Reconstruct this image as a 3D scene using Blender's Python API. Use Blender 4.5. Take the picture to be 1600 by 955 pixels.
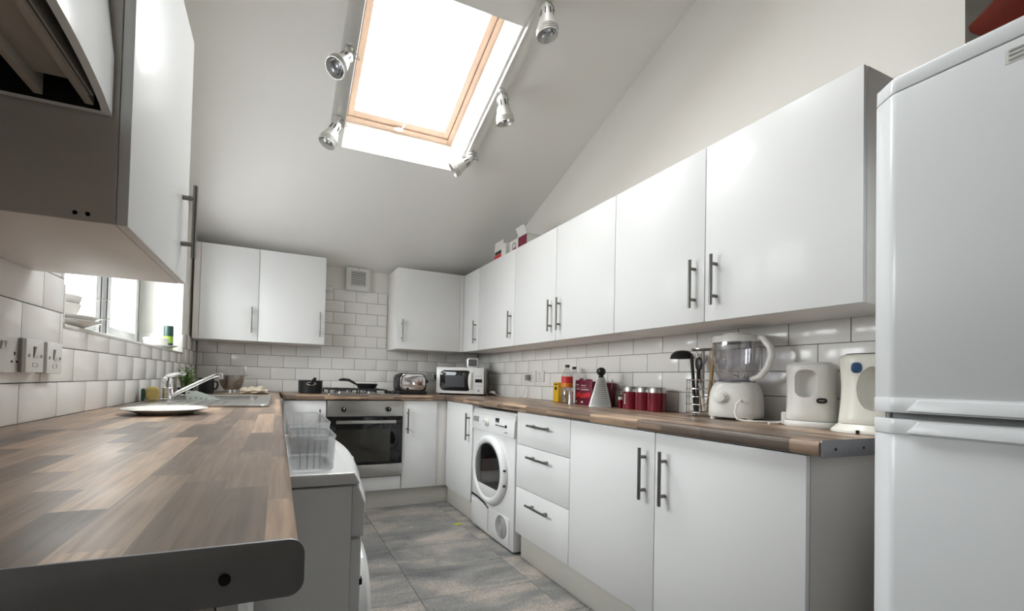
import bpy, bmesh, math, random
from mathutils import Vector, Matrix
random.seed(7)
for o in list(bpy.data.objects): bpy.data.objects.remove(o)
sc = bpy.context.scene
COL = sc.collection
PI = math.pi
# ------------------------------------------------------------------ camera
W = 2.532            # tiled face of the right wall; left wall tiles at x=0, back wall meets x=0,y=0
SK = 0.0258          # the back wall is slightly out of square
YAW, PITCH, ROLL = 0.3725, 0.0191, 0.0245
cam = bpy.data.cameras.new('camera'); camo = bpy.data.objects.new('camera', cam); COL.objects.link(camo)
F = Vector((math.sin(YAW)*math.cos(PITCH), math.cos(YAW)*math.cos(PITCH), math.sin(PITCH)))
R = Vector((math.cos(YAW), -math.sin(YAW), 0)); U = R.cross(F)
R, U = R*math.cos(ROLL)+U*math.sin(ROLL), U*math.cos(ROLL)-R*math.sin(ROLL)
mw = Matrix((R, U, -F)).transposed().to_4x4(); mw.translation = (0.6058, -3.9098, 1.0494)
camo.matrix_world = mw
cam.sensor_fit = 'HORIZONTAL'; cam.sensor_width = 36; cam.lens = 667.5625/1600*36
cam.shift_x = 105.6425/1600; cam.shift_y = 102.7978/1600; cam.clip_start = 0.02
sc.camera = camo
# ------------------------------------------------------------------ daylight
wd = bpy.data.worlds.new('overcast_sky'); sc.world = wd; wd.use_nodes = True
bg = wd.node_tree.nodes['Background']; bg.inputs[0].default_value = (0.97, 0.985, 1.0, 1)
def _wn(op, a, c):            # overcast sky: brighter overhead than at the horizon, dull ground below
    n = wd.node_tree.nodes.new('ShaderNodeMath'); n.operation = op
    for i, v in enumerate((a, c)):
        if isinstance(v, (int, float)): n.inputs[i].default_value = v
        else: wd.node_tree.links.new(v, n.inputs[i])
    return n.outputs[0]
_tc = wd.node_tree.nodes.new('ShaderNodeTexCoord'); _sp = wd.node_tree.nodes.new('ShaderNodeSeparateXYZ')
wd.node_tree.links.new(_tc.outputs['Generated'], _sp.inputs[0])
SKY = 15.0
_up = _wn('MULTIPLY', _wn('ADD', _wn('MULTIPLY', _wn('MAXIMUM', _sp.outputs[2], 0.0), .40), .60), SKY)
_gr = _wn('ADD', _wn('MULTIPLY', _wn('GREATER_THAN', _sp.outputs[2], 0.0), .5), .5)
wd.node_tree.links.new(_wn('MULTIPLY', _up, _gr), bg.inputs[1])
sc.view_settings.view_transform = 'Standard'; sc.view_settings.look = 'None'
sc.view_settings.gamma = 1; sc.view_settings.use_curve_mapping = False
sc.view_settings.exposure = 0.74
def portal(name, loc, rot, sx, sy):
    l = bpy.data.lights.new(name, 'AREA'); l.shape = 'RECTANGLE'; l.size = sx; l.size_y = sy
    l.cycles.is_portal = True
    o = bpy.data.objects.new(name, l); COL.objects.link(o); o.location = loc; o.rotation_euler = rot
SLOPE = 0.408; CZ = 2.055
NX = 1/math.sqrt(1+SLOPE*SLOPE)
def cpt(x, y, o=0.0):            # point on the sloping ceiling, o metres above it
    return Vector((x, y+o*SLOPE*NX, CZ-SLOPE*y+o*NX))
portal('skylight_portal', cpt(1.3375, -1.58, .36), (-math.atan(SLOPE), 0, 0), .78, .95)
portal('skylight_portal', cpt(1.3375, -2.69, .36), (-math.atan(SLOPE), 0, 0), .78, .89)
portal('window_portal', (-.31, -1.42, 1.66), (0, -PI/2, 0), .75, 1.72)

# ------------------------------------------------------------------ materials
MAT = {}
def mat(name, col, rough=.5, metal=0, spec=.5, coat=0, trans=0, ior=1.45):
    if name in MAT: return MAT[name]
    m = bpy.data.materials.new(name); m.use_nodes = True; b = m.node_tree.nodes['Principled BSDF']
    b.inputs['Base Color'].default_value = (*col, 1); b.inputs['Roughness'].default_value = rough
    b.inputs['Metallic'].default_value = metal; b.inputs['Specular IOR Level'].default_value = spec
    b.inputs['Coat Weight'].default_value = coat; b.inputs['Transmission Weight'].default_value = trans
    b.inputs['IOR'].default_value = ior
    MAT[name] = m; return m
def nodes(m): return m.node_tree.nodes, m.node_tree.links, m.node_tree.nodes['Principled BSDF']
def add(m, t, **kw):
    n = m.node_tree.nodes.new(t)
    for k, v in kw.items(): setattr(n, k, v)
    return n
def vary(m, scale=3, amt=.04, rough_amt=0, bump=0, bscale=60, coord='Object'):
    """soft mottling of the base colour, optional fine relief"""
    N, L, b = nodes(m)
    tc = add(m, 'ShaderNodeTexCoord'); nz = add(m, 'ShaderNodeTexNoise'); nz.inputs['Scale'].default_value = scale; nz.inputs['Detail'].default_value = 4
    L.new(tc.outputs[coord], nz.inputs['Vector'])
    mx = add(m, 'ShaderNodeMix', data_type='RGBA')
    c = b.inputs['Base Color'].default_value[:3]
    mx.inputs[6].default_value = (*[x*(1-amt) for x in c], 1); mx.inputs[7].default_value = (*[min(1, x*(1+amt)) for x in c], 1)
    L.new(nz.outputs['Fac'], mx.inputs[0]); L.new(mx.outputs[2], b.inputs['Base Color'])
    if rough_amt:
        mr = add(m, 'ShaderNodeMapRange'); r = b.inputs['Roughness'].default_value
        mr.inputs[3].default_value = max(.02, r-rough_amt); mr.inputs[4].default_value = r+rough_amt
        L.new(nz.outputs['Fac'], mr.inputs[0]); L.new(mr.outputs[0], b.inputs['Roughness'])
    if bump:
        n2 = add(m, 'ShaderNodeTexNoise'); n2.inputs['Scale'].default_value = bscale; L.new(tc.outputs[coord], n2.inputs['Vector'])
        bp = add(m, 'ShaderNodeBump'); bp.inputs['Strength'].default_value = bump; bp.inputs['Distance'].default_value = .002
        L.new(n2.outputs['Fac'], bp.inputs['Height']); L.new(bp.outputs[0], b.inputs['Normal'])
    return m
def clear(name, tint=(1, 1, 1), ref=.08, rough=.03, haze=0):
    """thin clear sheet: passes light straight through, reflects more at grazing angles"""
    if name in MAT: return MAT[name]
    m = bpy.data.materials.new(name); m.use_nodes = True; N, L = m.node_tree.nodes, m.node_tree.links
    N.remove(N['Principled BSDF']); out = N['Material Output']
    t = N.new('ShaderNodeBsdfTransparent'); t.inputs[0].default_value = (*tint, 1)
    g = N.new('ShaderNodeBsdfGlossy'); g.inputs['Roughness'].default_value = rough
    lw = N.new('ShaderNodeLayerWeight'); lw.inputs['Blend'].default_value = .25
    mr = N.new('ShaderNodeMapRange'); mr.inputs[3].default_value = ref; mr.inputs[4].default_value = .6
    mx = N.new('ShaderNodeMixShader')
    L.new(lw.outputs['Facing'], mr.inputs[0]); L.new(mr.outputs[0], mx.inputs[0]); 
    if haze:
        df = N.new('ShaderNodeBsdfTranslucent'); d2 = N.new('ShaderNodeBsdfDiffuse'); h1 = N.new('ShaderNodeMixShader'); h2 = N.new('ShaderNodeMixShader'); h1.inputs[0].default_value = .5; h2.inputs[0].default_value = haze
        for q in (df, d2): q.inputs['Color'].default_value = (.9, .91, .93, 1)
        L.new(df.outputs[0], h1.inputs[1]); L.new(d2.outputs[0], h1.inputs[2]); L.new(t.outputs[0], h2.inputs[1]); L.new(h1.outputs[0], h2.inputs[2]); t = h2
    L.new(t.outputs[0], mx.inputs[1]); L.new(g.outputs[0], mx.inputs[2]); L.new(mx.outputs[0], out.inputs[0])
    MAT[name] = m; return m
def wood_staves(name, rot):
    """printed butcher block laminate: staves of random tone laid lengthwise"""
    m = mat(name, (.3, .2, .13), .34, spec=.5); N, L, b = nodes(m)
    def mth(op, a, c=None):
        n = add(m, 'ShaderNodeMath', operation=op)
        for i, v in enumerate((a, c)):
            if v is None: continue
            if isinstance(v, (int, float)): n.inputs[i].default_value = v
            else: L.new(v, n.inputs[i])
        return n.outputs[0]
    tc = add(m, 'ShaderNodeTexCoord'); mp = add(m, 'ShaderNodeMapping'); mp.inputs['Rotation'].default_value = (0, 0, rot)
    L.new(tc.outputs['Object'], mp.inputs['Vector'])
    sp = add(m, 'ShaderNodeSeparateXYZ'); L.new(mp.outputs[0], sp.inputs[0])
    row = mth('FLOOR', mth('DIVIDE', mth('ADD', sp.outputs[0], 10), .050))
    w1 = add(m, 'ShaderNodeTexWhiteNoise', noise_dimensions='1D'); L.new(row, w1.inputs['W'])
    idx = mth('FLOOR', mth('ADD', mth('DIVIDE', mth('ADD', sp.outputs[1], 10), .27), mth('MULTIPLY', w1.outputs['Value'], 5)))
    cb = add(m, 'ShaderNodeCombineXYZ'); L.new(row, cb.inputs[0]); L.new(idx, cb.inputs[1])
    w2 = add(m, 'ShaderNodeTexWhiteNoise', noise_dimensions='2D'); L.new(cb.outputs[0], w2.inputs['Vector'])
    rp = add(m, 'ShaderNodeValToRGB'); e = rp.color_ramp.elements
    e[0].position = 0; e[0].color = (.115, .082, .062, 1); e[1].position = 1; e[1].color = (.49, .335, .225, 1)
    for p, c in ((.3, (.185, .130, .096)), (.55, (.27, .185, .132)), (.75, (.36, .245, .168))):
        q = e.new(p); q.color = (*c, 1)
    L.new(w2.outputs['Value'], rp.inputs[0])
    # grain
    sh = add(m, 'ShaderNodeVectorMath', operation='MULTIPLY'); sh.inputs[1].default_value = (75, 4.5, 10); L.new(mp.outputs[0], sh.inputs[0])
    of = add(m, 'ShaderNodeVectorMath', operation='ADD'); L.new(sh.outputs[0], of.inputs[0]); L.new(w2.outputs['Color'], of.inputs[1])
    nz = add(m, 'ShaderNodeTexNoise'); nz.inputs['Scale'].default_value = 1; nz.inputs['Detail'].default_value = 6; nz.inputs['Distortion'].default_value = 1.2
    L.new(of.outputs[0], nz.inputs['Vector'])
    gr = add(m, 'ShaderNodeMapRange'); gr.inputs[1].default_value = .3; gr.inputs[2].default_value = .7; gr.inputs[3].default_value = .66; gr.inputs[4].default_value = 1.22
    L.new(nz.outputs['Fac'], gr.inputs[0])
    vm = add(m, 'ShaderNodeVectorMath', operation='SCALE'); L.new(rp.outputs[0], vm.inputs[0]); L.new(gr.outputs[0], vm.inputs['Scale'])
    L.new(vm.outputs[0], b.inputs['Base Color'])
    n3 = add(m, 'ShaderNodeTexNoise'); n3.inputs['Scale'].default_value = 7; L.new(tc.outputs['Object'], n3.inputs['Vector'])
    mr = add(m, 'ShaderNodeMapRange'); mr.inputs[3].default_value = .26; mr.inputs[4].default_value = .44
    L.new(n3.outputs['Fac'], mr.inputs[0]); L.new(mr.outputs[0], b.inputs['Roughness'])
    return m
def slate():
    m = mat('slate_vinyl', (.16, .16, .16), .42); N, L, b = nodes(m)
    tc = add(m, 'ShaderNodeTexCoord'); oi = add(m, 'ShaderNodeObjectInfo')
    sc_ = add(m, 'ShaderNodeVectorMath', operation='SCALE'); L.new(oi.outputs['Location'], sc_.inputs[0]); sc_.inputs['Scale'].default_value = 3.7
    ad = add(m, 'ShaderNodeVectorMath', operation='ADD'); L.new(tc.outputs['Object'], ad.inputs[0]); L.new(sc_.outputs[0], ad.inputs[1])
    mp = add(m, 'ShaderNodeMapping'); mp.inputs['Rotation'].default_value = (0, 0, .35); mp.inputs['Scale'].default_value = (1.7, 3.8, 1); L.new(ad.outputs[0], mp.inputs['Vector'])
    n1 = add(m, 'ShaderNodeTexNoise'); n1.inputs['Scale'].default_value = 1.3; n1.inputs['Detail'].default_value = 7; n1.inputs['Roughness'].default_value = .6; n1.inputs['Distortion'].default_value = .6
    L.new(mp.outputs[0], n1.inputs['Vector'])
    rp = add(m, 'ShaderNodeValToRGB'); e = rp.color_ramp.elements
    e[0].position = .33; e[0].color = (.13, .132, .135, 1); e[1].position = .72; e[1].color = (.48, .43, .39, 1)
    q = e.new(.5); q.color = (.25, .242, .232, 1); q = e.new(.60); q.color = (.37, .325, .29, 1)
    L.new(n1.outputs['Fac'], rp.inputs[0])
    n2 = add(m, 'ShaderNodeTexNoise'); n2.inputs['Scale'].default_value = 90; n2.inputs['Detail'].default_value = 3; L.new(tc.outputs['Object'], n2.inputs['Vector'])
    mr = add(m, 'ShaderNodeMapRange'); mr.inputs[1].default_value = .3; mr.inputs[2].default_value = .7; mr.inputs[3].default_value = .75; mr.inputs[4].default_value = 1.25; L.new(n2.outputs['Fac'], mr.inputs[0])
    vm = add(m, 'ShaderNodeVectorMath', operation='SCALE'); L.new(rp.outputs[0], vm.inputs[0]); L.new(mr.outputs[0], vm.inputs['Scale'])
    L.new(vm.outputs[0], b.inputs['Base Color'])
    bp = add(m, 'ShaderNodeBump'); bp.inputs['Strength'].default_value = .25; bp.inputs['Distance'].default_value = .002; L.new(n2.outputs['Fac'], bp.inputs['Height']); L.new(bp.outputs[0], b.inputs['Normal'])
    return m
plaster = vary(mat('ceiling_paint', (.87, .85, .82), .75, spec=.25), 2, .02, bump=.08, bscale=120)
wallpaint = vary(mat('wall_paint', (.85, .83, .79), .7, spec=.25), 2, .02, bump=.08, bscale=120)
backroom = vary(mat('far_room_paint', (.60, .55, .49), .8, spec=.2), 2, .05)
tile_m = vary(mat('white_tile_glaze', (.87, .85, .825), .13, spec=.45), 9, .015, bump=.05, bscale=14)
grout = vary(mat('grey_grout', (.13, .125, .12), .85), 30, .2)
slate_m = slate()
floor_grout = mat('dark_floor_joint', (.035, .035, .035), .8)
wood_y = wood_staves('wood_staves_long', 0)
wood_x = wood_staves('wood_staves_cross', PI/2)
gloss = vary(mat('white_gloss_door', (.785, .785, .785), .38, spec=.32, coat=.10), 2.5, .012); gloss.node_tree.nodes['Principled BSDF'].inputs['Coat Roughness'].default_value = .05
carcass = vary(mat('white_melamine', (.82, .79, .76), .4), 5, .03)
shaded_panel = vary(mat('shaded_white_melamine', (.60, .56, .52), .45), 4, .05)  # white melamine darkened: shade on camera-facing cabinet ends is put into the colour
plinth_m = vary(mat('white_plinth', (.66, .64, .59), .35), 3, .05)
nickel = vary(mat('brushed_nickel', (.22, .21, .195), .34, 1), 40, .1)
steel = vary(mat('brushed_steel', (.50, .49, .47), .3, 1), 30, .08)
chrome = mat('chrome', (.78, .78, .79), .07, 1)
alum = vary(mat('dull_aluminium', (.27, .27, .28), .45, .85), 20, .12)
upvc = mat('white_upvc', (.82, .83, .84), .25)
rubber = mat('black_gasket', (.02, .02, .02), .6)
glass = clear('window_glass', (.97, .985, .98), .04, .01)
plastic_clear = clear('clear_plastic', (.985, .988, .99), .10, .08, .11)
jar_clear = clear('smoky_clear_plastic', (.95, .945, .965), .09, .04, .05)
pine = vary(mat('varnished_pine', (.68, .50, .38), .4), 12, .12)
white_app = vary(mat('white_enamel', (.80, .80, .80), .16), 3, .01)
fridge_m = vary(mat('fridge_white', (.75, .765, .78), .24), 3, .012)
white_pl = vary(mat('white_plastic', (.78, .77, .74), .28), 4, .02)
cream_pl = vary(mat('cream_plastic', (.78, .76, .69), .25), 4, .03)
grey_pl = mat('grey_plastic', (.30, .30, .30), .45)
black_pl = vary(mat('black_plastic', (.012, .012, .013), .35), 10, .2)
black_gl = mat('black_oven_glass', (.006, .006, .007), .06, spec=.6)
black_iron = vary(mat('black_iron', (.018, .018, .018), .5), 30, .3)
nonstick = mat('black_nonstick', (.014, .015, .017), .3)
darkhole = mat('dark_interior', (.008, .008, .008), .8)
ceramic = vary(mat('white_ceramic', (.78, .765, .73), .12), 6, .02)
red_en = vary(mat('red_enamel', (.17, .008, .02), .22), 6, .1)
maroon = vary(mat('maroon_card', (.17, .012, .035), .4), 8, .1)
red_card = mat('red_print', (.62, .035, .04), .4)
white_card = vary(mat('white_card', (.72, .71, .68), .6), 5, .03)
black_card = mat('black_print', (.02, .018, .018), .5)
yellow_card = mat('yellow_card', (.75, .45, .02), .4)
orange_lab = mat('orange_label', (.70, .22, .02), .4)
oil_m = clear('cooking_oil', (.78, .58, .08), .07, .04)
green_leaf = vary(mat('herb_leaf', (.13, .26, .04), .5), 40, .4)
green_lab = mat('green_label', (.30, .50, .06), .4)
dgreen = mat('dark_green_tin', (.02, .06, .05), .35)
sponge_m = vary(mat('yellow_sponge', (.50, .38, .14), .9), 60, .3, bump=.6, bscale=200)
mint_pl = vary(mat('pale_mint_plastic', (.55, .60, .55), .35), 5, .03)
cloth_m = vary(mat('beige_cloth', (.52, .45, .36), .9), 30, .15, bump=.3, bscale=300)
woodlt = vary(mat('light_wood', (.45, .27, .12), .5), 25, .2)
red_bag = vary(mat('dark_red_fabric', (.085, .012, .006), .85, spec=.1), 20, .2)
blue_pl = mat('blue_switch', (.03, .07, .16), .2)
wash_red = vary(mat('laundry_red', (.16, .03, .04), .8), 9, .6)
drumglass = clear('dark_drum_glass', (.55, .55, .56), .14, .03)
lampm = mat('spot_satin_white', (.62, .61, .58), .3, .35)
lampgl = mat('spot_lens', (.55, .58, .62), .08, .6)
grille_m = mat('hood_filter_grey', (.34, .32, .29), .5)
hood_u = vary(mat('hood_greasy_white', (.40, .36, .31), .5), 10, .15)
yellow_lf = mat('yellow_scrap', (.55, .55, .03), .6)

# ------------------------------------------------------------------ mesh helpers
class MB:
    def __init__(s): s.v = []; s.f = []; s.mi = []; s.cur = 0
    def mat(s, i): s.cur = i; return s
    def _a(s, vs, fs):
        b = len(s.v); s.v += [tuple(x) for x in vs]
        for f in fs: s.f.append([b+i for i in f]); s.mi.append(s.cur)
        return s
    def hexa(s, p): return s._a(p, [(3, 2, 1, 0), (4, 5, 6, 7), (0, 1, 5, 4), (1, 2, 6, 5), (2, 3, 7, 6), (3, 0, 4, 7)])
    def box(s, x0, x1, y0, y1, z0, z1):
        return s.hexa([(x0, y0, z0), (x1, y0, z0), (x1, y1, z0), (x0, y1, z0), (x0, y0, z1), (x1, y0, z1), (x1, y1, z1), (x0, y1, z1)])
    def rings(s, rs, cap=True, closed=False):
        n = len(rs[0]); vs = [p for r in rs for p in r]; fs = []
        m = len(rs)
        for i in range(m if closed else m-1):
            k = (i+1) % m
            for j in range(n):
                j2 = (j+1) % n; fs.append((i*n+j, i*n+j2, k*n+j2, k*n+j))
        if cap and not closed: fs.append(tuple(range(n-1, -1, -1))); fs.append(tuple((m-1)*n+j for j in range(n)))
        return s._a(vs, fs)
    def cyl(s, p0, p1, r0, r1=None, n=16):
        r1 = r0 if r1 is None else r1; p0 = Vector(p0); p1 = Vector(p1); d = (p1-p0).normalized()
        a = d.orthogonal().normalized(); b = d.cross(a)
        return s.rings([[p+(a*math.cos(2*PI*j/n)+b*math.sin(2*PI*j/n))*r for j in range(n)] for p, r in ((p0, r0), (p1, r1))])
    def lathe(s, prof, n=24, c=(0, 0, 0), axis='z', cap=False, sx=1, sy=1):
        rs = []
        for r, z in prof:
            r = max(r, 1e-5); ring = []
            for j in range(n):
                a = 2*PI*j/n; q = (r*math.cos(a)*sx, r*math.sin(a)*sy, z)
                if axis == 'x': q = (q[2], q[0], q[1])
                elif axis == 'y': q = (q[1], -q[2], q[0])      # z runs towards -y (the front)
                ring.append((q[0]+c[0], q[1]+c[1], q[2]+c[2]))
            rs.append(ring)
        return s.rings(rs, cap)
    def tube(s, pts, r, n=8, closed=False):
        P = [Vector(p) for p in pts]; rs = []; m = len(P); ref = None
        for i in range(m):
            t = (P[(i+1) % m]-P[i-1]) if closed else (P[min(i+1, m-1)]-P[max(i-1, 0)])
            t.normalize()
            if ref is None: ref = t.orthogonal().normalized()
            a = (ref-t*ref.dot(t)).normalized(); ref = a; b = t.cross(a)
            rr = r[i] if isinstance(r, (list, tuple)) else r
            rs.append([P[i]+(a*math.cos(2*PI*j/n)+b*math.sin(2*PI*j/n))*rr for j in range(n)])
        return s.rings(rs, True, closed)
    def prism(s, poly, axis, a, b):
        f = {'x': lambda p, t: (t, p[0], p[1]), 'y': lambda p, t: (p[0], t, p[1]), 'z': lambda p, t: (p[0], p[1], t)}[axis]
        return s.rings([[f(p, a) for p in poly], [f(p, b) for p in poly]])
    def frame(s, axis, a, b, o, i):   # flat picture frame; o,i = (u0,u1,w0,w1)
        B = {'x': lambda u0, u1, w0, w1: s.box(a, b, u0, u1, w0, w1), 'y': lambda u0, u1, w0, w1: s.box(u0, u1, a, b, w0, w1), 'z': lambda u0, u1, w0, w1: s.box(u0, u1, w0, w1, a, b)}[axis]
        B(o[0], i[0], o[2], o[3]); B(i[1], o[1], o[2], o[3]); B(i[0], i[1], o[2], i[2]); B(i[0], i[1], i[3], o[3]); return s
    def ball(s, c, r, n=14, m=8, sc_=(1, 1, 1)):
        prof = [(math.sin(PI*i/m), -math.cos(PI*i/m)) for i in range(m+1)]
        return s.rings([[(c[0]+max(p[0], 1e-4)*r*sc_[0]*math.cos(2*PI*j/n), c[1]+max(p[0], 1e-4)*r*sc_[1]*math.sin(2*PI*j/n), c[2]+p[1]*r*sc_[2]) for j in range(n)] for p in prof])
    def mesh(s, name, bevel=0, seg=2, angle=35):
        bm = bmesh.new(); vs = [bm.verts.new(v) for v in s.v]
        for f, mi in zip(s.f, s.mi):
            try: fc = bm.faces.new([vs[i] for i in f]); fc.material_index = mi
            except ValueError: pass
        bmesh.ops.recalc_face_normals(bm, faces=bm.faces)
        if bevel:
            es = [e for e in bm.edges if len(e.link_faces) == 2 and e.calc_face_angle(0) > math.radians(30)]
            bmesh.ops.bevel(bm, geom=es, offset=bevel, segments=seg, affect='EDGES', profile=.5, clamp_overlap=True)
        me = bpy.data.meshes.new(name); bm.to_mesh(me); bm.free()
        me.polygons.foreach_set('use_smooth', [True]*len(me.polygons)); me.set_sharp_from_angle(angle=math.radians(angle))
        return me
def link(name, me, mats, parent=None, loc=None, rotz=0):
    o = bpy.data.objects.new(name, me)
    if me is not None and mats is not None and not me.materials:
        for m_ in (mats if isinstance(mats, (list, tuple)) else [mats]): me.materials.append(m_)
    COL.objects.link(o)
    if parent: o.parent = parent
    if loc is not None: o.location = loc
    if rotz: o.rotation_euler = (0, 0, rotz)
    return o
def part(name, mb, mats, parent, bevel=0, label=None, seg=2, angle=35, loc=None, rotz=0):
    o = link(name, mb.mesh(name, bevel, seg, angle), mats, parent, loc, rotz)
    if label: o['label'] = label
    return o
def tag(o, label, cat, group=None):
    o['label'] = label; o['category'] = cat
    if group: o['group'] = group
    return o
def thing(name, label, cat, loc=(0, 0, 0), rotz=0, group=None):
    return tag(link(name, None, None, None, loc, rotz), label, cat, group)
def single(name, mb, mats, label, cat, loc=(0, 0, 0), rotz=0, bevel=0, group=None, seg=2):
    return tag(link(name, mb.mesh(name, bevel, seg), mats, None, loc, rotz), label, cat, group)
def struct(name, mb, mats, bevel=0):
    o = link(name, mb.mesh(name, bevel), mats); o['kind'] = 'structure'; return o
def copy_tree(root, loc, rotz=None):
    def cp(o, p):
        c = o.copy(); COL.objects.link(c); c.parent = p
        for ch in o.children: cp(ch, c)
        return c
    r = cp(root, None); r.location = loc
    if rotz is not None: r.rotation_euler = (0, 0, rotz)
    return r
def bw(u, v, z=0):        # back wall: u along it, v (negative) out into the room
    return (u*math.cos(SK)-v*math.sin(SK), u*math.sin(SK)+v*math.cos(SK), z)
RW = -PI/2               # rotation of things on the right wall (local x runs towards the camera)
LW = PI/2                # rotation of things on the left wall  (local x runs away from the camera)
def rrect(x0, x1, z0, z1, r, n=5):
    pts = []
    for cx, cz, a0 in ((x1-r, z1-r, 0), (x0+r, z1-r, 90), (x0+r, z0+r, 180), (x1-r, z0+r, 270)):
        for i in range(n+1):
            a = math.radians(a0+90*i/n); pts.append((cx+r*math.cos(a), cz+r*math.sin(a)))
    return pts
def superell(cx, cy, a, b, p=2.6, n=28):
    out = []
    for j in range(n):
        t = 2*PI*j/n; c, s_ = math.cos(t), math.sin(t)
        out.append((cx+a*math.copysign(abs(c)**(2/p), c), cy+b*math.copysign(abs(s_)**(2/p), s_)))
    return out
def text_part(name, body, size, m, parent, loc, rot, ext=.0004, align='CENTER'):
    cu = bpy.data.curves.new(name, 'FONT'); cu.body = body; cu.size = size; cu.align_x = align; cu.align_y = 'CENTER'; cu.extrude = ext
    t = bpy.data.objects.new(name, cu); COL.objects.link(t)
    bpy.context.view_layer.update(); dg = bpy.context.evaluated_depsgraph_get()
    me = bpy.data.meshes.new_from_object(t.evaluated_get(dg)); bpy.data.objects.remove(t); bpy.data.curves.remove(cu)
    me.materials.clear(); me.materials.append(m)
    o = bpy.data.objects.new(name, me); COL.objects.link(o); o.parent = parent; o.location = loc; o.rotation_euler = rot
    return o

# ------------------------------------------------------------------ room shell
FRONT, RIGHT = -6.2, 4.0
Z1 = [.91+.1035*i for i in range(0, 10)]
G = .003
HX0, HX1, HY0, HY1 = .945, 1.73, -2.02, -1.14       # skylight opening
m = MB()
def cbox(x0, x1, y0, y1, o0, o1):
    m.hexa([cpt(x0, y0, o0), cpt(x1, y0, o0), cpt(x1, y1, o0), cpt(x0, y1, o0), cpt(x0, y0, o1), cpt(x1, y0, o1), cpt(x1, y1, o1), cpt(x0, y1, o1)])
YT = -3.9
HOLES = ((HY0, HY1), (-3.10, -2.28))       # second roof window: unseen, added above the frame to light the near half
cbox(-.4, HX0, YT, .5, 0, .06); cbox(HX1, RIGHT+.1, YT, .5, 0, .06)
cbox(HX0, HX1, HY1, .5, 0, .06); cbox(HX0, HX1, -2.28, HY0, 0, .06); cbox(HX0, HX1, YT, -3.10, 0, .06)
for h0, h1 in HOLES:
    for a in ((HX0-.03, HX0, h0-.03, h1+.03), (HX1, HX1+.03, h0-.03, h1+.03), (HX0, HX1, h1, h1+.03), (HX0, HX1, h0-.03, h0)): cbox(*a, .055, .33)
zt = CZ-SLOPE*YT
m.box(-.4, RIGHT+.1, FRONT-.1, YT, zt, zt+.06)
struct('ceiling', m, plaster)
m = MB(); m.box(-.4, RIGHT+.1, FRONT-.1, .4, -.1, -.004)
floor = struct('floor', m, floor_grout)
# vinyl floor tiles: 610 x 305 and 610 x 610 modules
fx = [-.02+.046, .66, 1.27, 1.877, 2.484, 2.531]
rows = {1: [0.47, -.14, -.75, -1.055, -1.665, -1.97, -2.58, -2.885, -3.495, -3.80, -4.41],
        2: [0.16, -.14, -.75, -1.36, -1.665, -1.97, -2.275, -2.58, -3.19, -3.495, -4.105, -4.41],
        3: [.16, -.14, -.75, -1.36, -1.97, -2.275, -2.885, -3.19, -3.80, -4.41],
        0: [.0, -.6, -1.2, -1.8, -2.4, -3.0, -3.6, -4.41], 4: [.05, -.6, -1.2, -1.8, -2.4, -3.0, -3.6, -4.41]}
cache = {}
for k, ys in rows.items():
    x0, x1 = fx[k], fx[k+1]
    for y1, y0 in zip(ys, ys[1:]):
        key = (round(x1-x0, 3), round(y1-y0, 3))
        if key not in cache:
            a, b = key[0]/2-.0009, key[1]/2-.0009
            mm = MB().box(-a, a, -b, b, -.004, 0).mesh('floor_tile', .0008, 1); mm.materials.append(slate_m); cache[key] = mm
        o = link('floor_tile', cache[key], None, floor, ((x0+x1)/2, (y0+y1)/2, random.uniform(-.0002, .0002)))
m = MB(); m.box(-.02, RIGHT, FRONT, -4.42, -.004, 0); m.box(2.54, RIGHT, -4.42, -3.3, -.004, 0)
part('floor_sheet', m, slate_m, floor)
# left wall with window opening
WY0, WY1, WZ0, WZ1 = -2.29, -.55, 1.187, 2.05
m = MB(); xa, xb = -.32, -.008
m.box(xa, xb, FRONT, WY0, -.1, 3.75); m.box(xa, xb, WY1, .2, -.1, 3.75); m.box(xa, xb, WY0, WY1, -.1, WZ0); m.box(xa, xb, WY0, WY1, WZ1, 3.75)
wall_l = struct('wall_left', m, wallpaint)
m = MB(); c, s_ = math.cos(SK), math.sin(SK)
def rot_hex(u0, u1, v0, v1, z0, z1): m.hexa([bw(u0, v0, z0), bw(u1, v0, z0), bw(u1, v1, z0), bw(u0, v1, z0), bw(u0, v0, z1), bw(u1, v0, z1), bw(u1, v1, z1), bw(u0, v1, z1)])
rot_hex(-.3, 2.75, .008, .15, -.1, 2.3); wall_b = struct('wall_back', m, wallpaint)
m = MB(); m.box(W+.008, W+.12, -3.18, .3, -.1, 3.75); wall_r = struct('wall_right', m, wallpaint)
m = MB(); m.box(W+.008, RIGHT, -3.28, -3.18, -.1, 3.75); struct('wall_return', m, wallpaint)
m = MB(); m.box(RIGHT, RIGHT+.1, FRONT, -3.18, -.1, 3.75); struct('wall_far_right', m, backroom)
m = MB(); m.box(-.32, RIGHT+.1, FRONT-.1, FRONT, -.1, 3.75); struct('wall_front', m, backroom)
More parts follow.
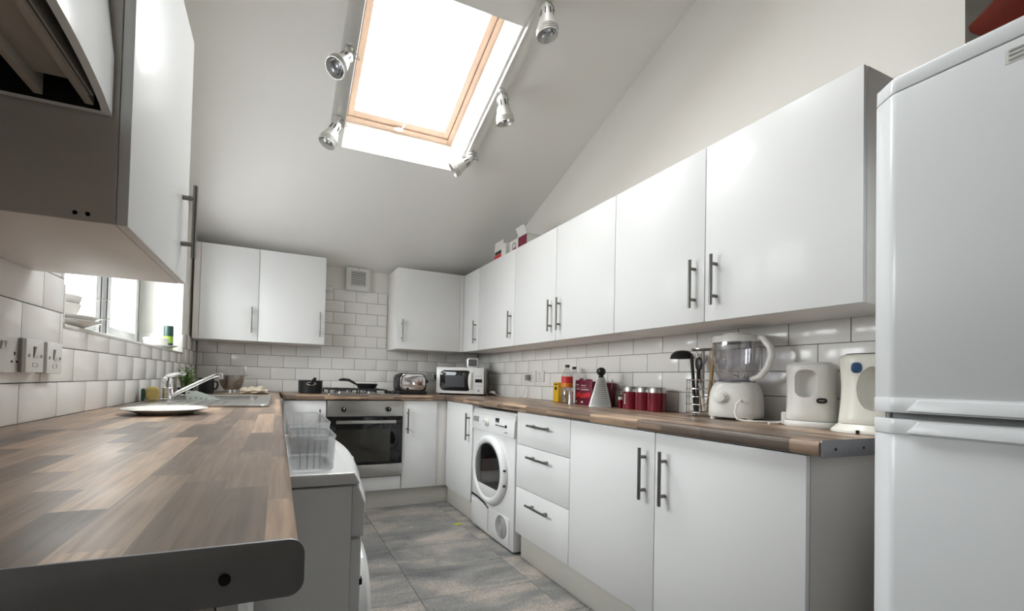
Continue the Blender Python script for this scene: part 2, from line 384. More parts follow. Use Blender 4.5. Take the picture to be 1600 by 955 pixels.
# metro tiles -----------------------------------------------------
TW, TH, TD = .203, .1035, .008
tcache = {}
def tile_mesh(w, h):
    key = (round(w, 3), round(h, 3))
    if key not in tcache:
        a, b, e = key[0]/2-G/2, key[1]/2-G/2, .0045
        e = min(e, a*.4, b*.4)
        mm = MB(); mm.rings([[(-a, 0, -b), (a, 0, -b), (a, 0, b), (-a, 0, b)], [(-a, -TD+.0018, -b), (a, -TD+.0018, -b), (a, -TD+.0018, b), (-a, -TD+.0018, b)],
                  [(-a+e, -TD, -b+e), (a-e, -TD, -b+e), (a-e, -TD, b-e), (-a+e, -TD, b-e)]])
        me = mm.mesh('tile'); me.materials.append(tile_m); tcache[key] = me
    return tcache[key]
def tile_run(wall, place, rotz, u0, u1, z0, z1, phase):
    """one course of tiles between u0 and u1, joints at phase + k*TW, cut at the ends"""
    k = math.floor((u0-phase)/TW)
    while phase+k*TW < u1-1e-6:
        a, b = max(u0, phase+k*TW), min(u1, phase+(k+1)*TW); k += 1
        if b-a < .012: continue
        o = link('tile', tile_mesh(b-a, z1-z0), None, wall, place((a+b)/2, TD, (z0+z1)/2), rotz+random.uniform(-.0025, .0025))
        o.rotation_euler[0] = random.uniform(-.003, .003)
pb = lambda u, v, z: bw(u, v, z)
for i in range(9):
    ph = .4489 + (0 if i % 2 == 0 else TW/2)
    if i < 4: tile_run(wall_b, pb, SK, 0.002, 2.53, Z1[i], Z1[i+1], ph)
    else: tile_run(wall_b, pb, SK, .952, 1.556, Z1[i], Z1[i+1], ph)
pr_ = lambda u, v, z: (W+v, -u, z)
for i in range(4):
    ph = 1.3836 + (0 if i % 2 else TW/2)
    tile_run(wall_r, pr_, RW, -.06, 3.27, Z1[i], Z1[i+1], ph)
pl_ = lambda u, v, z: (-v, u, z)
for i in range(5):
    ph = -2.5111 + (0 if i % 2 == 0 else TW/2)
    if i < 2: tile_run(wall_l, pl_, LW, -3.9, -.002, Z1[i], Z1[i+1], ph)
    elif i == 2:
        tile_run(wall_l, pl_, LW, -3.9, WY0, Z1[i], Z1[i+1], ph); tile_run(wall_l, pl_, LW, WY0, WY1, Z1[i], 1.187, ph); tile_run(wall_l, pl_, LW, WY1, -.002, Z1[i], Z1[i+1], ph)
    elif i == 3:
        tile_run(wall_l, pl_, LW, -3.9, WY0, Z1[i], Z1[i+1], ph); tile_run(wall_l, pl_, LW, WY1, -.002, Z1[i], Z1[i+1], ph)
    if i == 3: tile_run(wall_l, pl_, LW, -2.47, WY0, Z1[4], 1.42, ph+TW/2)
m = MB(); rot_hex(.002, 2.53, .0025, .008, .9, 1.322); rot_hex(.952, 1.556, .0025, .008, 1.3, Z1[9]); part('grout', m, grout, wall_b)
part('grout', MB().box(W+.0025, W+.008, -3.27, .06, .9, 1.322), grout, wall_r)
m = MB(); m.box(-.008, -.0025, -3.9, WY0, .9, 1.322); m.box(-.008, -.0025, WY0, WY1, .9, 1.187); m.box(-.008, -.0025, WY1, -.002, .9, 1.322); m.box(-.008, -.0025, -2.47, WY0, 1.304, 1.42); part('grout', m, grout, wall_l)
# ------------------------------------------------------------------ window in the left wall
win = MB(); FX0, FX1 = -.31, -.25
win.box(FX0, FX1, WY0, WY1, 1.19, 1.235); win.box(FX0, FX1, WY0, WY1, WZ1-.06, WZ1)
win.box(FX0, FX1, WY1-.075, WY1, 1.235, WZ1-.06); win.box(FX0, FX1, WY0, WY0+.06, 1.235, WZ1-.06); win.box(FX0, FX1, -1.255, -1.185, 1.235, WZ1-.06)
w1 = struct('window_1', win, upvc, .004)
def sash(y0, y1):
    s2 = MB().frame('x', -.300, -.238, (y0, y1, 1.237, WZ1-.062), (y0+.06, y1-.06, 1.29, WZ1-.12)); part('sash', s2, upvc, w1, .004)
    part('gasket', MB().frame('x', -.2395, -.2365, (y0-.004, y1+.004, 1.233, WZ1-.058), (y0+.001, y1-.001, 1.239, WZ1-.064)), rubber, w1)
    part('pane', MB().box(-.272, -.268, y0+.058, y1-.058, 1.288, WZ1-.118), glass, w1)
sash(WY0+.07, -1.262); sash(-1.178, WY1-.083)
part('sill', MB().box(-.25, .004, WY0+.001, WY1-.001, 1.178, 1.19), ceramic, w1, .003)
part('reveal_tile', MB().box(-.25, .0, WY1-.008, WY1, 1.192, 1.31), tile_m, w1, .002)
part('reveal_tile', MB().box(-.25, .0, WY0, WY0+.008, 1.192, 1.31), tile_m, w1, .002)
# ------------------------------------------------------------------ roof window
def croot(name, boxes, mats, parent=None, bevel=.003):
    mm = MB()
    for x0, x1, y0, y1, o0, o1 in boxes:
        mm.hexa([cpt(x0, y0, o0), cpt(x1, y0, o0), cpt(x1, y1, o0), cpt(x0, y1, o0), cpt(x0, y0, o1), cpt(x1, y0, o1), cpt(x1, y1, o1), cpt(x0, y1, o1)])
    return part(name, mm, mats, parent, bevel)
def ring(x0, x1, y0, y1, t, o0, o1): return [(x0, x0+t, y0, y1, o0, o1), (x1-t, x1, y0, y1, o0, o1), (x0+t, x1-t, y0, y0+t, o0, o1), (x0+t, x1-t, y1-t, y1, o0, o1)]
for k, (h0, h1) in enumerate(HOLES):
    w2 = croot('window_%d' % (k+2), ring(HX0, HX1, h0, h1, .034, .245, .33), pine); w2['kind'] = 'structure'
    croot('gasket', ring(HX0+.034, HX1-.034, h0+.034, h1-.034, .004, .262, .32), rubber, w2, 0)
    croot('sash', ring(HX0+.038, HX1-.038, h0+.038, h1-.038, .04, .255, .325), pine, w2)
    croot('pane', [(HX0+.076, HX1-.076, h0+.076, h1-.076, .296, .30)], glass, w2, 0)
    mm = MB(); p = cpt(1.33, h1-.035, .235)
    mm.ball(p, .022, 12, 6, (1.5, .7, .6)); mm.tube([p, p+Vector((.01, -.03, -.02)), p+Vector((.02, -.075, .0))], .005)
    part('catch', mm, upvc, w2)
# ------------------------------------------------------------------ cabinets
hm = MB(); hm.cyl((0, -.030, -.1), (0, -.030, .1), .0062, n=14)
for z in (-.064, .064): hm.cyl((0, .0, z), (0, -.030, z), .0066, n=12)
H_V = hm.mesh('handle'); H_V.materials.append(nickel)
hm = MB(); hm.cyl((-.1, -.030, 0), (.1, -.030, 0), .0062, n=14)
for z in (-.064, .064): hm.cyl((z, .0, 0), (z, -.030, 0), .0066, n=12)
H_H = hm.mesh('handle'); H_H.materials.append(nickel)
def front(parent, u0, u1, z0, z1, depth, h=None, kind='door', m_=None):
    d = part(kind, MB().box(u0+.0015, u1-.0015, -depth, -depth+.018, z0+.0015, z1-.0015), m_ or gloss, parent, .0018)
    if h:
        link('handle', H_V if h[2] == 'v' else H_H, None, d, (h[0], -depth, h[1]))
    return d
ZB, ZT = 1.3074, 2.0254
def wall_unit(label, loc, rotz, w, doors, depth=.32, group=None, side=None):
    t = thing('wall_cabinet', label, 'cabinet', loc, rotz, group)
    part('body', MB().box(.001, w-.001, -depth+.0195, -.001, ZB+.001, ZT-.001), side or carcass, t, .001)
    for u0, u1, hu in doors: front(t, u0, u1, ZB, ZT, depth, (hu, 1.469, 'v') if hu is not None else None)
    return t
def base_unit(label, loc, rotz, w, fronts, depth=.58, side=None, top=.8695):
    t = thing('base_cabinet', label, 'cabinet', loc, rotz)
    part('body', MB().box(.001, w-.001, -depth+.0195, -.03, .150, top), side or carcass, t, .001)
    for f in fronts: front(t, *f[:2], *f[2:4], depth, f[4], f[5] if len(f) > 5 else 'door')
    return t
BZ0, BZ1 = .153, .868
# right wall, upper row
Rl = lambda u: (W, -u, 0)
wall_unit('white corner wall cabinet above the microwave, two handles, boxes standing on top', Rl(.2485), RW, .9335, [(0, .33, .285), (.33, .9335, .885)])
wall_unit('white double wall cabinet above the oil bottle and red boxes', Rl(1.182), RW, .999, [(0, .499, .455), (.499, .999, .545)])
wall_unit('white double wall cabinet next to the fridge, above the blender and kettles', Rl(2.181), RW, 1.006, [(0, .5, .455), (.5, 1.006, .548)])
# back wall, upper
t = wall_unit('white double wall cabinet on back wall left of the extractor fan', bw(0.004, 0), SK, .9447, [(.0425, .443, .397), (.443, .9447, .902)])
part('filler', MB().box(.0, .041, -.312, -.30, ZB, ZT), carcass, t, .001)
t = wall_unit('white single wall cabinet on back wall right of the extractor fan', bw(1.5588, 0), SK, .645, [(0, .6075, .046)])
part('filler', MB().box(.609, .644, -.318, -.302, ZB, ZT), carcass, t, .001)
# left wall, upper: the cabinet near the camera
t = wall_unit('white wall cabinet hanging close to camera beside the cooker hood', (0, -2.995, 0), LW, .522, [(0, .522, .438)], depth=.349)
part('shaded_side', MB().box(-.0005, .0015, -.3292, -.002, ZB+.002, ZT-.002), shaded_panel, t)  # thin skin whose darker colour carries the shade of the near side
for u in (.273, .291): part('screw_hole', MB().cyl((-.0005, -u+.0, 1.3215), (.0045, -u, 1.3215), .004, n=10), darkhole, t)
# cooker hood: bowed white shell with an open grease tray underneath
t = thing('cooker_hood', 'white bowed cooker hood with dark open underside at the upper left', 'cooker hood', (0, -3.602, 0), LW)
hw = .600
fr = [(hw*i/16, -(.322+.022*(1-((i-8)/8)**2))) for i in range(17)]
shell = [(hw, -.02)]+[(0, -.02)]+fr
m = MB()
outer = [(0.0, -.02)]+fr+[(hw, -.02)]
inner_f = [(min(max(x, .012), hw-.012), y+.012) for x, y in fr]
inner = [(.012, -.032)]+inner_f+[(hw-.012, -.032)]
n = len(outer)
m.rings([[(x, y, 1.497) for x, y in outer], [(x, y, 1.60) for x, y in outer], [(x, y+(.05 if y < -.1 else 0)*1.0, 2.02) for x, y in outer]], cap=False)
m.mat(1); m.rings([[(x, y, 1.497) for x, y in inner], [(x, y, 1.60) for x, y in inner]], cap=False); m.mat(0)
m._a([(x, y, 1.497) for x, y in outer]+[(x, y, 1.497) for x, y in inner], [(j, (j+1) % n, n+(j+1) % n, n+j) for j in range(n)])
m._a([(x, y+(.05 if y < -.1 else 0), 2.02) for x, y in outer], [tuple(range(n))])
m.mat(1); m._a([(x, y, 1.60) for x, y in inner], [tuple(range(n))])
part('shell', m, [white_app, black_pl], t, angle=25)
m = MB().box(.03, hw-.02, -.10, -.05, 1.50, 1.59)
m = MB(); m.box(.02, hw-.02, -.303, -.290, 1.499, 1.545); m.box(.02, hw-.02, -.235, -.222, 1.499, 1.545);
m.box(.02, hw-.02, -.07, -.05, 1.499, 1.53); part('tray_frame', m, hood_u, t, .002)
part('light_panel', MB().box(.05, hw-.055, -.290, -.235, 1.516, 1.524), hood_u, t, .001)
m = MB()
for k in range(3): m.box(.05, hw-.05, -.312+.006*k, -.309+.006*k, 1.500, 1.54)
part('trim_strip', m, grille_m, t)
part('motor_housing', MB().box(.1, .42, -.205, -.09, 1.55, 1.598), darkhole, t, .01)
part('wiring_label', MB().box(.47, .50, -.20, -.17, 1.555, 1.557), mat('warning_yellow', (.5, .42, .02), .6), t)
part('switch_slider', MB().prism(rrect(.27, .36, 1.512, 1.526, .005), 'y', -.349, -.342), grey_pl, t, .001)
# lower: back wall
Bl = lambda u: bw(u, 0)
base_unit('white base cabinet left of the oven, partly behind the plastic bins', Bl(.60), SK, .347, [(.04, .346, BZ0, BZ1, (.297, .703, 'v'))])
base_unit('white narrow base cabinet right of the oven', Bl(1.553), SK, .42, [(0, .302, BZ0, BZ1, (.04, .703, 'v'))])
part('filler', MB().box(.304, .372, -.562, -.545, BZ0, BZ1), carcass, bpy.data.objects['base_cabinet.001'], .001)
# lower: right wall
base_unit('white corner base cabinet left of the tumble dryer', Rl(.516), RW, .534, [(.055, .5335, BZ0, BZ1, (.49, .703, 'v'))])
part('filler', MB().box(.002, .054, -.568, -.552, BZ0, BZ1), gloss, bpy.data.objects['base_cabinet.002'], .001)
t = base_unit('white three-drawer base cabinet right of the tumble dryer', Rl(1.684), RW, .498, [(0, .498, .677, BZ1, (.249, .80, 'h'), 'drawer'), (0, .498, .425, .677, (.249, .622, 'h'), 'drawer'), (0, .498, BZ0, .425, (.249, .352, 'h'), 'drawer')])
base_unit('white double-door base cabinet at the right, with long bar handles, beside the fridge', Rl(2.182), RW, 1.004, [(0, .504, BZ0, BZ1, (.457, .703, 'v')), (.504, 1.004, BZ0, BZ1, (.551, .703, 'v'))], side=shaded_panel)
# lower: left wall (mostly hidden under the worktop)
base_unit('white narrow base cabinet under the near end of left worktop', (0, -3.49, 0), LW, .39, [(0, .39, BZ0, BZ1, None)], side=shaded_panel)
base_unit('white sink base cabinet under the left worktop', (0, -2.44, 0), LW, 1.88, [(0, .47, BZ0, BZ1, (.42, .703, 'v')), (.47, .94, BZ0, BZ1, (.52, .703, 'v')), (.94, 1.41, BZ0, BZ1, (1.36, .703, 'v')), (1.41, 1.84, BZ0, BZ1, (1.46, .703, 'v'))], top=.70)
# plinths
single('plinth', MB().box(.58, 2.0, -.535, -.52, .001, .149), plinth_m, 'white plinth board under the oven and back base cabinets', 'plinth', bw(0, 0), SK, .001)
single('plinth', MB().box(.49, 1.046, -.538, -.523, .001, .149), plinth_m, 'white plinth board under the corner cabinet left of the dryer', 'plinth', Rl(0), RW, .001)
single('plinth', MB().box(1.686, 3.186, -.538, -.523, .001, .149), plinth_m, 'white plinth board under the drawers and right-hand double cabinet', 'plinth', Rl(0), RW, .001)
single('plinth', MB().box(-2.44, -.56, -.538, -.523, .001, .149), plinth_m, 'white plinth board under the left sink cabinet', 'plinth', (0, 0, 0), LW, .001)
# ------------------------------------------------------------------ worktops
def wt_profile(depth, nose=.0115):
    pts = [(-.002, .8705), (-.002, .91)]
    for cz, a0 in ((.91-nose, 90), (.8705+nose, 180)):
        for i in range(7):
            a = math.radians(a0+90*i/6); pts.append((-depth+nose+nose*math.cos(a), cz+nose*math.sin(a)))
    return pts
# local x along the run, y towards the wall
def worktop(label, loc, rotz, u0, u1, depth, m_, hole=None):
    t = thing('worktop', label, 'worktop', loc, rotz)
    mm = MB()
    if hole is None: mm.prism(wt_profile(depth), 'x', u0, u1)
    else:
        h0, h1, d0, d1 = hole
        mm.prism(wt_profile(depth), 'x', u0, h0); mm.prism(wt_profile(depth), 'x', h1, u1)
        prof = [p for p in wt_profile(depth)]
        mm.prism([(-d0, .8705), (-d0, .91)]+prof[2:], 'x', h0, h1); mm.box(h0, h1, -d1, -.002, .8705, .91)
    part('slab', mm, m_, t, angle=30); return t
tl = worktop('wood-effect worktop along left wall, near end with metal end strip', (0, 0, 0), LW, -3.528, .0, .628, wood_x, hole=(-1.40, -1.00, .50, .14))
mm = MB(); mm.prism([(-.632+.010*(1-math.cos(math.radians(a))) if q else 0, z) for q, a, z in ()] or [(-.002, .866), (-.002, .9135)]+[(-.632+.013+.013*math.cos(math.radians(a)), .9135-.013+.013*math.sin(math.radians(a))) for a in range(90, 181, 15)]+[(-.632+.013+.013*math.cos(math.radians(a)), .866+.013+.013*math.sin(math.radians(a))) for a in range(180, 271, 15)], 'x', -3.531, -3.528)
part('end_strip', mm, alum, tl, .0006, 'dull aluminium end strip')
part('screw', MB().cyl((-3.5325, -.572, .887), (-3.5295, -.572, .887), .0045, n=12), darkhole, tl)
wb = worktop('wood-effect worktop along back wall carrying the gas hob', bw(0, 0), SK, .645, 1.912, .60, wood_x)
part('joint_piece', MB().prism([(1.912, -.58), (1.912, -.002), (1.928, -.002)], 'z', .8705, .91), wood_x, wb)
part('joint_piece', MB().prism([(.645, -.58), (.645, -.002), (.630, -.002), (.6445, -.58)], 'z', .8705, .91), wood_x, wb)
tr = worktop('wood-effect worktop along right wall carrying the blender and kettles', Rl(0), RW, -.06, 3.222, .600, wood_x)
mm = MB(); mm.prism([(-.004, .866), (-.004, .913)]+[(-.594+.012+.012*math.cos(math.radians(a)), .913-.012+.012*math.sin(math.radians(a))) for a in range(90, 181, 15)]+[(-.594+.012+.012*math.cos(math.radians(a)), .866+.012+.012*math.sin(math.radians(a))) for a in range(180, 271, 15)], 'x', 3.222, 3.225)
part('end_strip', mm, alum, tr, .0006, 'dull aluminium end strip')
for u in (-.53, -.40): part('screw', MB().cyl((3.2248, u, .888), (3.2262, u, .888), .004, n=10), darkhole, tr)
# ------------------------------------------------------------------ oven
t = thing('built_in_oven', 'built-in stainless steel oven with black glass door and two black knobs', 'oven', Bl(.948), SK)
part('housing', MB().box(.003, .600, -.575, -.04, .265, .8695), black_pl, t)
part('control_panel', MB().box(.002, .600, -.598, -.575, .745, .866), steel, t, .002)
for u in (.125, .48):
    k = part('knob', MB().lathe([(.0, 0), (.0205, 0), (.0195, .008), (.0165, .024), (.0, .026)], 20, (u, -.598, .80), 'y'), mat('matt_black_knob', (.008, .008, .008), .65, spec=.2), t)
    part('pointer', MB().box(u-.0015, u+.0015, -.6255, -.6235, .80, .815), white_pl, k)
d = part('door', MB().box(.002, .600, -.600, -.575, .368, .741), black_gl, t, .003, 'black glass oven door')
part('window', MB().prism(rrect(.055, .50, .388, .645, .012), 'y', -.6006, -.599), mat('oven_window', (.03, .028, .022), .04, spec=.7), d)
m = MB().prism(rrect(.065, .535, .692, .716, .004), 'y', -.640, -.627); m.box(.08, .10, -.628, -.599, .697, .711); m.box(.50, .52, -.628, -.599, .697, .711)
part('handle', m, steel, d, .001)
part('lower_panel', MB().box(.002, .600, -.598, -.575, .268, .365), steel, t, .002)
part('under_panel', MB().box(.002, .600, -.58, -.562, .154, .260), gloss, t, .0015)
# gas hob
t = thing('gas_hob', 'four-burner gas hob with black pan supports on the back worktop', 'hob', bw(1.25, -.30), SK)
part('plate', MB().prism(rrect(-.293, .30, -.25, .22, .02), 'z', .9105, .918), steel, t, .002)
for sx in (-.165, .075):
    gm = MB()
    for yy in (-.19, .17): gm.box(sx-.115, sx+.115, yy-.005, yy+.005, .945, .955)
    for xx in (-.11, .11): gm.box(sx+xx-.005, sx+xx+.005, -.19, .17, .945, .955)
    gm.box(sx-.11, sx+.11, -.015, -.005, .945, .955)
    for yy in (-.10, .08):
        for a in range(4):
            c_, s2 = math.cos(a*PI/2), math.sin(a*PI/2); gm.box(*sorted((sx+c_*.03-abs(s2)*.004, sx+c_*.11+abs(s2)*.004)), *sorted((yy+s2*.03-abs(c_)*.004, yy+s2*.085+abs(c_)*.004)), .947, .957)
    for xx in (-.11, .11):
        for yy in (-.185, .165): gm.box(sx+xx-.006, sx+xx+.006, yy-.006, yy+.006, .918, .95)
    part('pan_support', gm, black_iron, t, .0015)
    for yy, r in ((-.10, .042), (.08, .034)):
        b_ = part('burner', MB().lathe([(r+.012, .918), (r+.012, .924), (r, .928), (r, .936), (0, .936)], 20, (sx, yy, 0)), steel, t)
        part('burner_cap', MB().lathe([(r-.004, .936), (r-.002, .942), (0, .943)], 20, (sx, yy, 0)), black_iron, b_)
for i in range(4): part('knob', MB().lathe([(.017, .918), (.016, .938), (0, .940)], 16, (.25, -.17+.075*i, 0)), black_pl, t)
# ------------------------------------------------------------------ tumble dryer
DY0 = 1.058
t = thing('tumble_dryer', 'white tumble dryer with round glass door under the right worktop', 'tumble dryer', (W, -DY0, 0), RW)
DF = -.572
part('body', MB().box(0, .594, DF, -.02, .012, .838), white_app, t, .006)
m = MB(); m.prism([(DF-.012, .70), (DF+.04, .70), (DF+.04, .826), (DF+.003, .826), (DF-.006, .80)], 'x', -.001, .595); pc = part('control_panel', m, white_app, t, .004)
part('top', MB().prism([(DF+.002, .828), (-.02, .828), (-.02, .85), (DF+.012, .85)], 'x', 0, .594), white_app, t, .004)
part('display_label', MB().box(.022, .105, DF-.0125, DF-.004, .756, .792), grey_pl, pc)
k = part('dial', MB().lathe([(.030, 0), (.028, .010), (.022, .013), (.020, .028), (0, .03)], 22, (.238, DF-.008, .765), 'y'), white_pl, pc)
part('pointer', MB().box(.2365, .2395, DF-.0395, DF-.0375, .765, .782), grey_pl, k)
m = MB(); m.box(.36, .40, DF-.0125, DF-.005, .79, .805); m.box(.362, .37, DF-.0125, DF-.005, .778, .79); m.box(.385, .397, DF-.0125, DF-.005, .778, .79); m.box(.36, .385, DF-.0135, DF-.005, .757, .763); m.box(.40, .475, DF-.0135, DF-.005, .757, .762); part('printed_marks', m, black_pl, pc)
part('start_button', MB().lathe([(.010, 0), (.009, .004), (0, .004)], 14, (.495, DF-.010, .762), 'y'), black_pl, pc)
part('maker_badge', MB().box(.48, .515, DF-.0135, DF-.008, .722, .728), grey_pl, pc)
dc = (.288, DF, .455)
d = part('door', MB().lathe([(.228, 0), (.230, .012), (.222, .03), (.205, .040), (.188, .036), (.176, .026), (.172, .012)], 56, dc, 'y'), white_app, t, angle=50)
part('door_backing', MB().lathe([(.174, .012), (.174, .0135), (0, .0135)], 40, dc, 'y'), mat('drum_grey', (.16, .16, .165), .4, .5), d)
gp = [(dc[0]+.172*math.cos(a), dc[2]+max(.172*math.sin(a), -.105)) for a in [2*PI*i/48 for i in range(48)]]
part('door_glass', MB().prism(gp, 'y', DF-.034, DF-.031), drumglass, d)
lp = [(dc[0]+.176*math.cos(a), dc[2]-.105) for a in (PI+.64, -.64)]
part('door_lower_lip', MB().prism([(dc[0]+.180*math.cos(a), dc[2]+.180*math.sin(a)) for a in [PI+.64+(PI-1.28)*i/16 for i in range(17)]], 'y', DF-.033, DF-.014), white_app, d, .002)
m = MB()
for i in range(5):
    a = i*1.3; m.ball((dc[0]-.02+.06*math.cos(a), DF-.019, dc[2]-.01+.06*math.sin(a)), .05, 10, 6, (1, .16, .9))
part('laundry', m, wash_red, d)
for zz in (.035, -.06): part('hinge_mark', MB().box(dc[0]+.219, dc[0]+.229, DF-.031, DF-.016, dc[2]+zz-.006, dc[2]+zz+.006), black_pl, d)
fl = part('filter_flap', MB().box(.006, .262, DF-.006, DF+.001, .03, .205), white_app, t, .003)
m = MB(); m.prism([(.006, .222), (.10, .219), (.20, .205), (.262, .186), (.262, .197), (.20, .216), (.10, .231), (.006, .235)], 'y', DF-.0065, DF+.001); part('flap_grip', m, black_pl, fl)
v = part('vent_panel', MB().prism(rrect(.275, .545, .035, .20, .012), 'y', DF-.005, DF+.001), white_app, t, .002)
vc = (.448, DF-.005, .122)
part('grille', MB().lathe([(.072, 0), (.068, .001), (0, .001)], 32, vc, 'y'), black_pl, v)
m = MB()
for r in (.016, .026, .036, .046, .056, .066): m.lathe([(r-.0028, .0008), (r-.0028, .004), (r+.0028, .004), (r+.0028, .0008)], 32, vc, 'y')
m.lathe([(.012, .0005), (.012, .005), (0, .0052)], 16, vc, 'y')
part('grille_rings', m, mat('vent_silver', (.5, .5, .5), .35), v)
for u in (.05, .54): part('foot', MB().cyl((u, DF+.05, 0), (u, DF+.05, .014), .02), black_pl, t)
# ------------------------------------------------------------------ washing machine at left, pushed half under the worktop
t = thing('washing_machine', 'white bow-fronted washing machine jutting out from under the left worktop', 'washing machine', (0, -3.06, 0), LW)
ww = .60
def bow(x, base, bulge): return -(base+bulge*(1-((x-ww/2)/(ww/2))**2))
def bowpoly(base, bulge, back, n=18): return [(0, -back), ]+[(ww*i/n, bow(ww*i/n, base, bulge)) for i in range(n+1)]+[(ww, -back)]
part('body', MB().prism(bowpoly(.750, .02, .20), 'z', .02, .835), white_app, t, .002)
m = MB(); q = bowpoly(.754, .028, .20); q2 = bowpoly(.766, .028, .20)
m.rings([[(x, y, .838) for x, y in q2], [(x, y, .862) for x, y in q]]); part('top', m, white_app, t, .004)
m = MB(); p0, p1, p2 = bowpoly(.763, .028, .750), bowpoly(.776, .03, .750), bowpoly(.774, .03, .750)
m.rings([[(x, y, .735) for x, y in p2], [(x, y, .80) for x, y in p1], [(x, y, .834) for x, y in p0]]); part('control_panel', m, white_app, t, .003)
part('front_panel', MB().prism(bowpoly(.770, .03, .750), 'z', .04, .730), white_app, t, .003)
k = part('programme_dial', MB().lathe([(.035, 0), (.032, .02), (0, .024)], 22, (.42, -.800, .785), 'y'), white_pl, t)
part('door', MB().lathe([(.165, 0), (.165, .02), (.14, .034), (.11, .02), (0, .028)], 40, (.3, -.796, .47), 'y'), white_app, t)
part('door_catch', MB().box(.0, .012, -.774, -.768, .640, .652), black_pl, t)
# clear plastic fridge door bins lying on the machine
def bin_(label, x0, x1, y0, y1, z0, h):
    t = thing('plastic_bin', label, 'bin', ((x0+x1)/2, (y0+y1)/2, z0))
    a, b = (x1-x0)/2, (y1-y0)/2; r = .03; th = .0022
    def outl(k, e):      # left side square, right side rounded
        pts = [(-a+e, -b+e), (a-r, -b+e)]
        pts += [(a-r+(r-e)*math.sin(math.radians(g)), -b+r-(r-e)*math.cos(math.radians(g))) for g in (20, 45, 70, 90)]
        pts += [(a-r+(r-e)*math.cos(math.radians(g)), b-r+(r-e)*math.sin(math.radians(g))) for g in (0, 20, 45, 70, 90)]
        pts += [(-a+e, b-e)]
        return [(x*k, y*k) for x, y in pts]
    m = MB(); m.rings([[(x, y, 0) for x, y in outl(.96, 0)], [(x, y, h) for x, y in outl(1, 0)], [(x, y, h) for x, y in outl(1, th)], [(x, y, th) for x, y in outl(.96, th)]])
    part('shell', m, plastic_clear, t, angle=25)
    m = MB(); m.tube([(x, y, h) for x, y in outl(1, th/2)], .0028, 6, closed=True); part('rim', m, plastic_clear, t)
    for xx in (-.6, -.3, 0, .25): part('rib', MB().box(a*xx-.001, a*xx+.001, -b*.97-.0025, -b*.97, .004, h*.92), plastic_clear, t)
    for xx in (-.5, 0): part('rib', MB().box(a*xx-.001, a*xx+.001, b*.97, b*.97+.002, .004, h*.92), plastic_clear, t)
    return t
bin_('clear plastic fridge bin at near end of the washing machine top', .634, .722, -3.035, -2.86, .8635, .064)
b2 = bin_('long clear plastic fridge bin lying behind the shorter one on the washing machine', .634, .732, -2.845, -2.50, .8635, .072)
# ------------------------------------------------------------------ fridge freezer
t = thing('fridge_freezer', 'tall white fridge freezer with rounded door edges at the right', 'fridge', (W, -3.335, 0), RW)
fw, FD = .60, -.632
part('body', MB().box(.004, fw-.004, -.565, -.05, .03, 1.752), fridge_m, t, .006)
def door_poly(r=.03, dep=FD):
    half = [(0.0, -.568), (0.0, dep+.034), (.002, dep+.030), (.036, dep+.004), (.042, dep+.0005), (.050, dep)]
    return half+[(fw-x, y) for x, y in reversed(half)]
ud = part('upper_door', MB().prism(door_poly(), 'z', 1.034, 1.727), fridge_m, t, .002)
part('badge', MB().box(.205, .26, FD-.0006, FD+.002, 1.684, 1.712), white_pl, ud)
m = MB()
for i in range(3): m.box(.21, .26, FD-.0012, FD, 1.688+.0085*i, 1.692+.0085*i)
part('badge_lines', m, grey_pl, ud)
gp_ = door_poly(.03, FD-.004)
def grip(z0, z1, zf, up):   # moulded handle strip with a scooped edge
    mm = MB(); mm.prism(door_poly(.03, FD-.003), 'z', z0, z1)
    e = (.07, fw-.05)
    mm.hexa([(e[0], FD-.003, z1 if up else z0)]*0 or [(e[0], FD-.010, z0+.004), (e[1], FD-.010, z0+.004), (e[1], FD+.01, z0+.004), (e[0], FD+.01, z0+.004), (e[0]+.02, FD-.006, z1-.004), (e[1]-.02, FD-.006, z1-.004), (e[1], FD+.01, z1-.004), (e[0], FD+.01, z1-.004)])
    return mm
part('upper_grip', grip(1.000, 1.034, 0, False), fridge_m, ud, .002)
ld = part('lower_door', MB().prism(door_poly(), 'z', .06, .952), fridge_m, t, .002)
part('lower_grip', grip(.952, .986, 0, True), fridge_m, ld, .002)
part('seal', MB().box(.03, fw-.02, -.60, -.566, .984, 1.002), grey_pl, t)
part('hinge', MB().cyl((.026, FD+.035, .984), (.026, FD+.035, 1.002), .007), alum, t)
m = MB(); m.rings([[(x, y, 1.730) for x, y in door_poly()], [(x, y+(.004 if y < -.6 else 0), 1.765) for x, y in door_poly()], [(min(max(x, .012), fw-.012), min(y+.02, -.567), 1.776) for x, y in door_poly()]]); m.box(0, fw, -.57, -.05, 1.753, 1.776)
part('top_cap', m, fridge_m, t, .002)
for u in (.05, .55): part('foot', MB().cyl((u, -.5, 0), (u, -.5, .032), .02), black_pl, t)
# red bag on the fridge
m = MB(); rs = []
for i in range(10):
    s_ = i/9; yy = -.30*s_; lo = max(0, .078-.42*s_); hi = .092+.36*s_**1.25; wd_ = .012+.11*s_**.8
    rs.append([(x, yy, max(0, z)) for x, z in superell(0, (lo+hi)/2, wd_, (hi-lo)/2, 2.4, 16)])
m.rings(rs); single('red_bag', m, red_bag, 'dark red fabric bag lying on top of the fridge', 'bag', (2.03, -3.455, 1.7775))
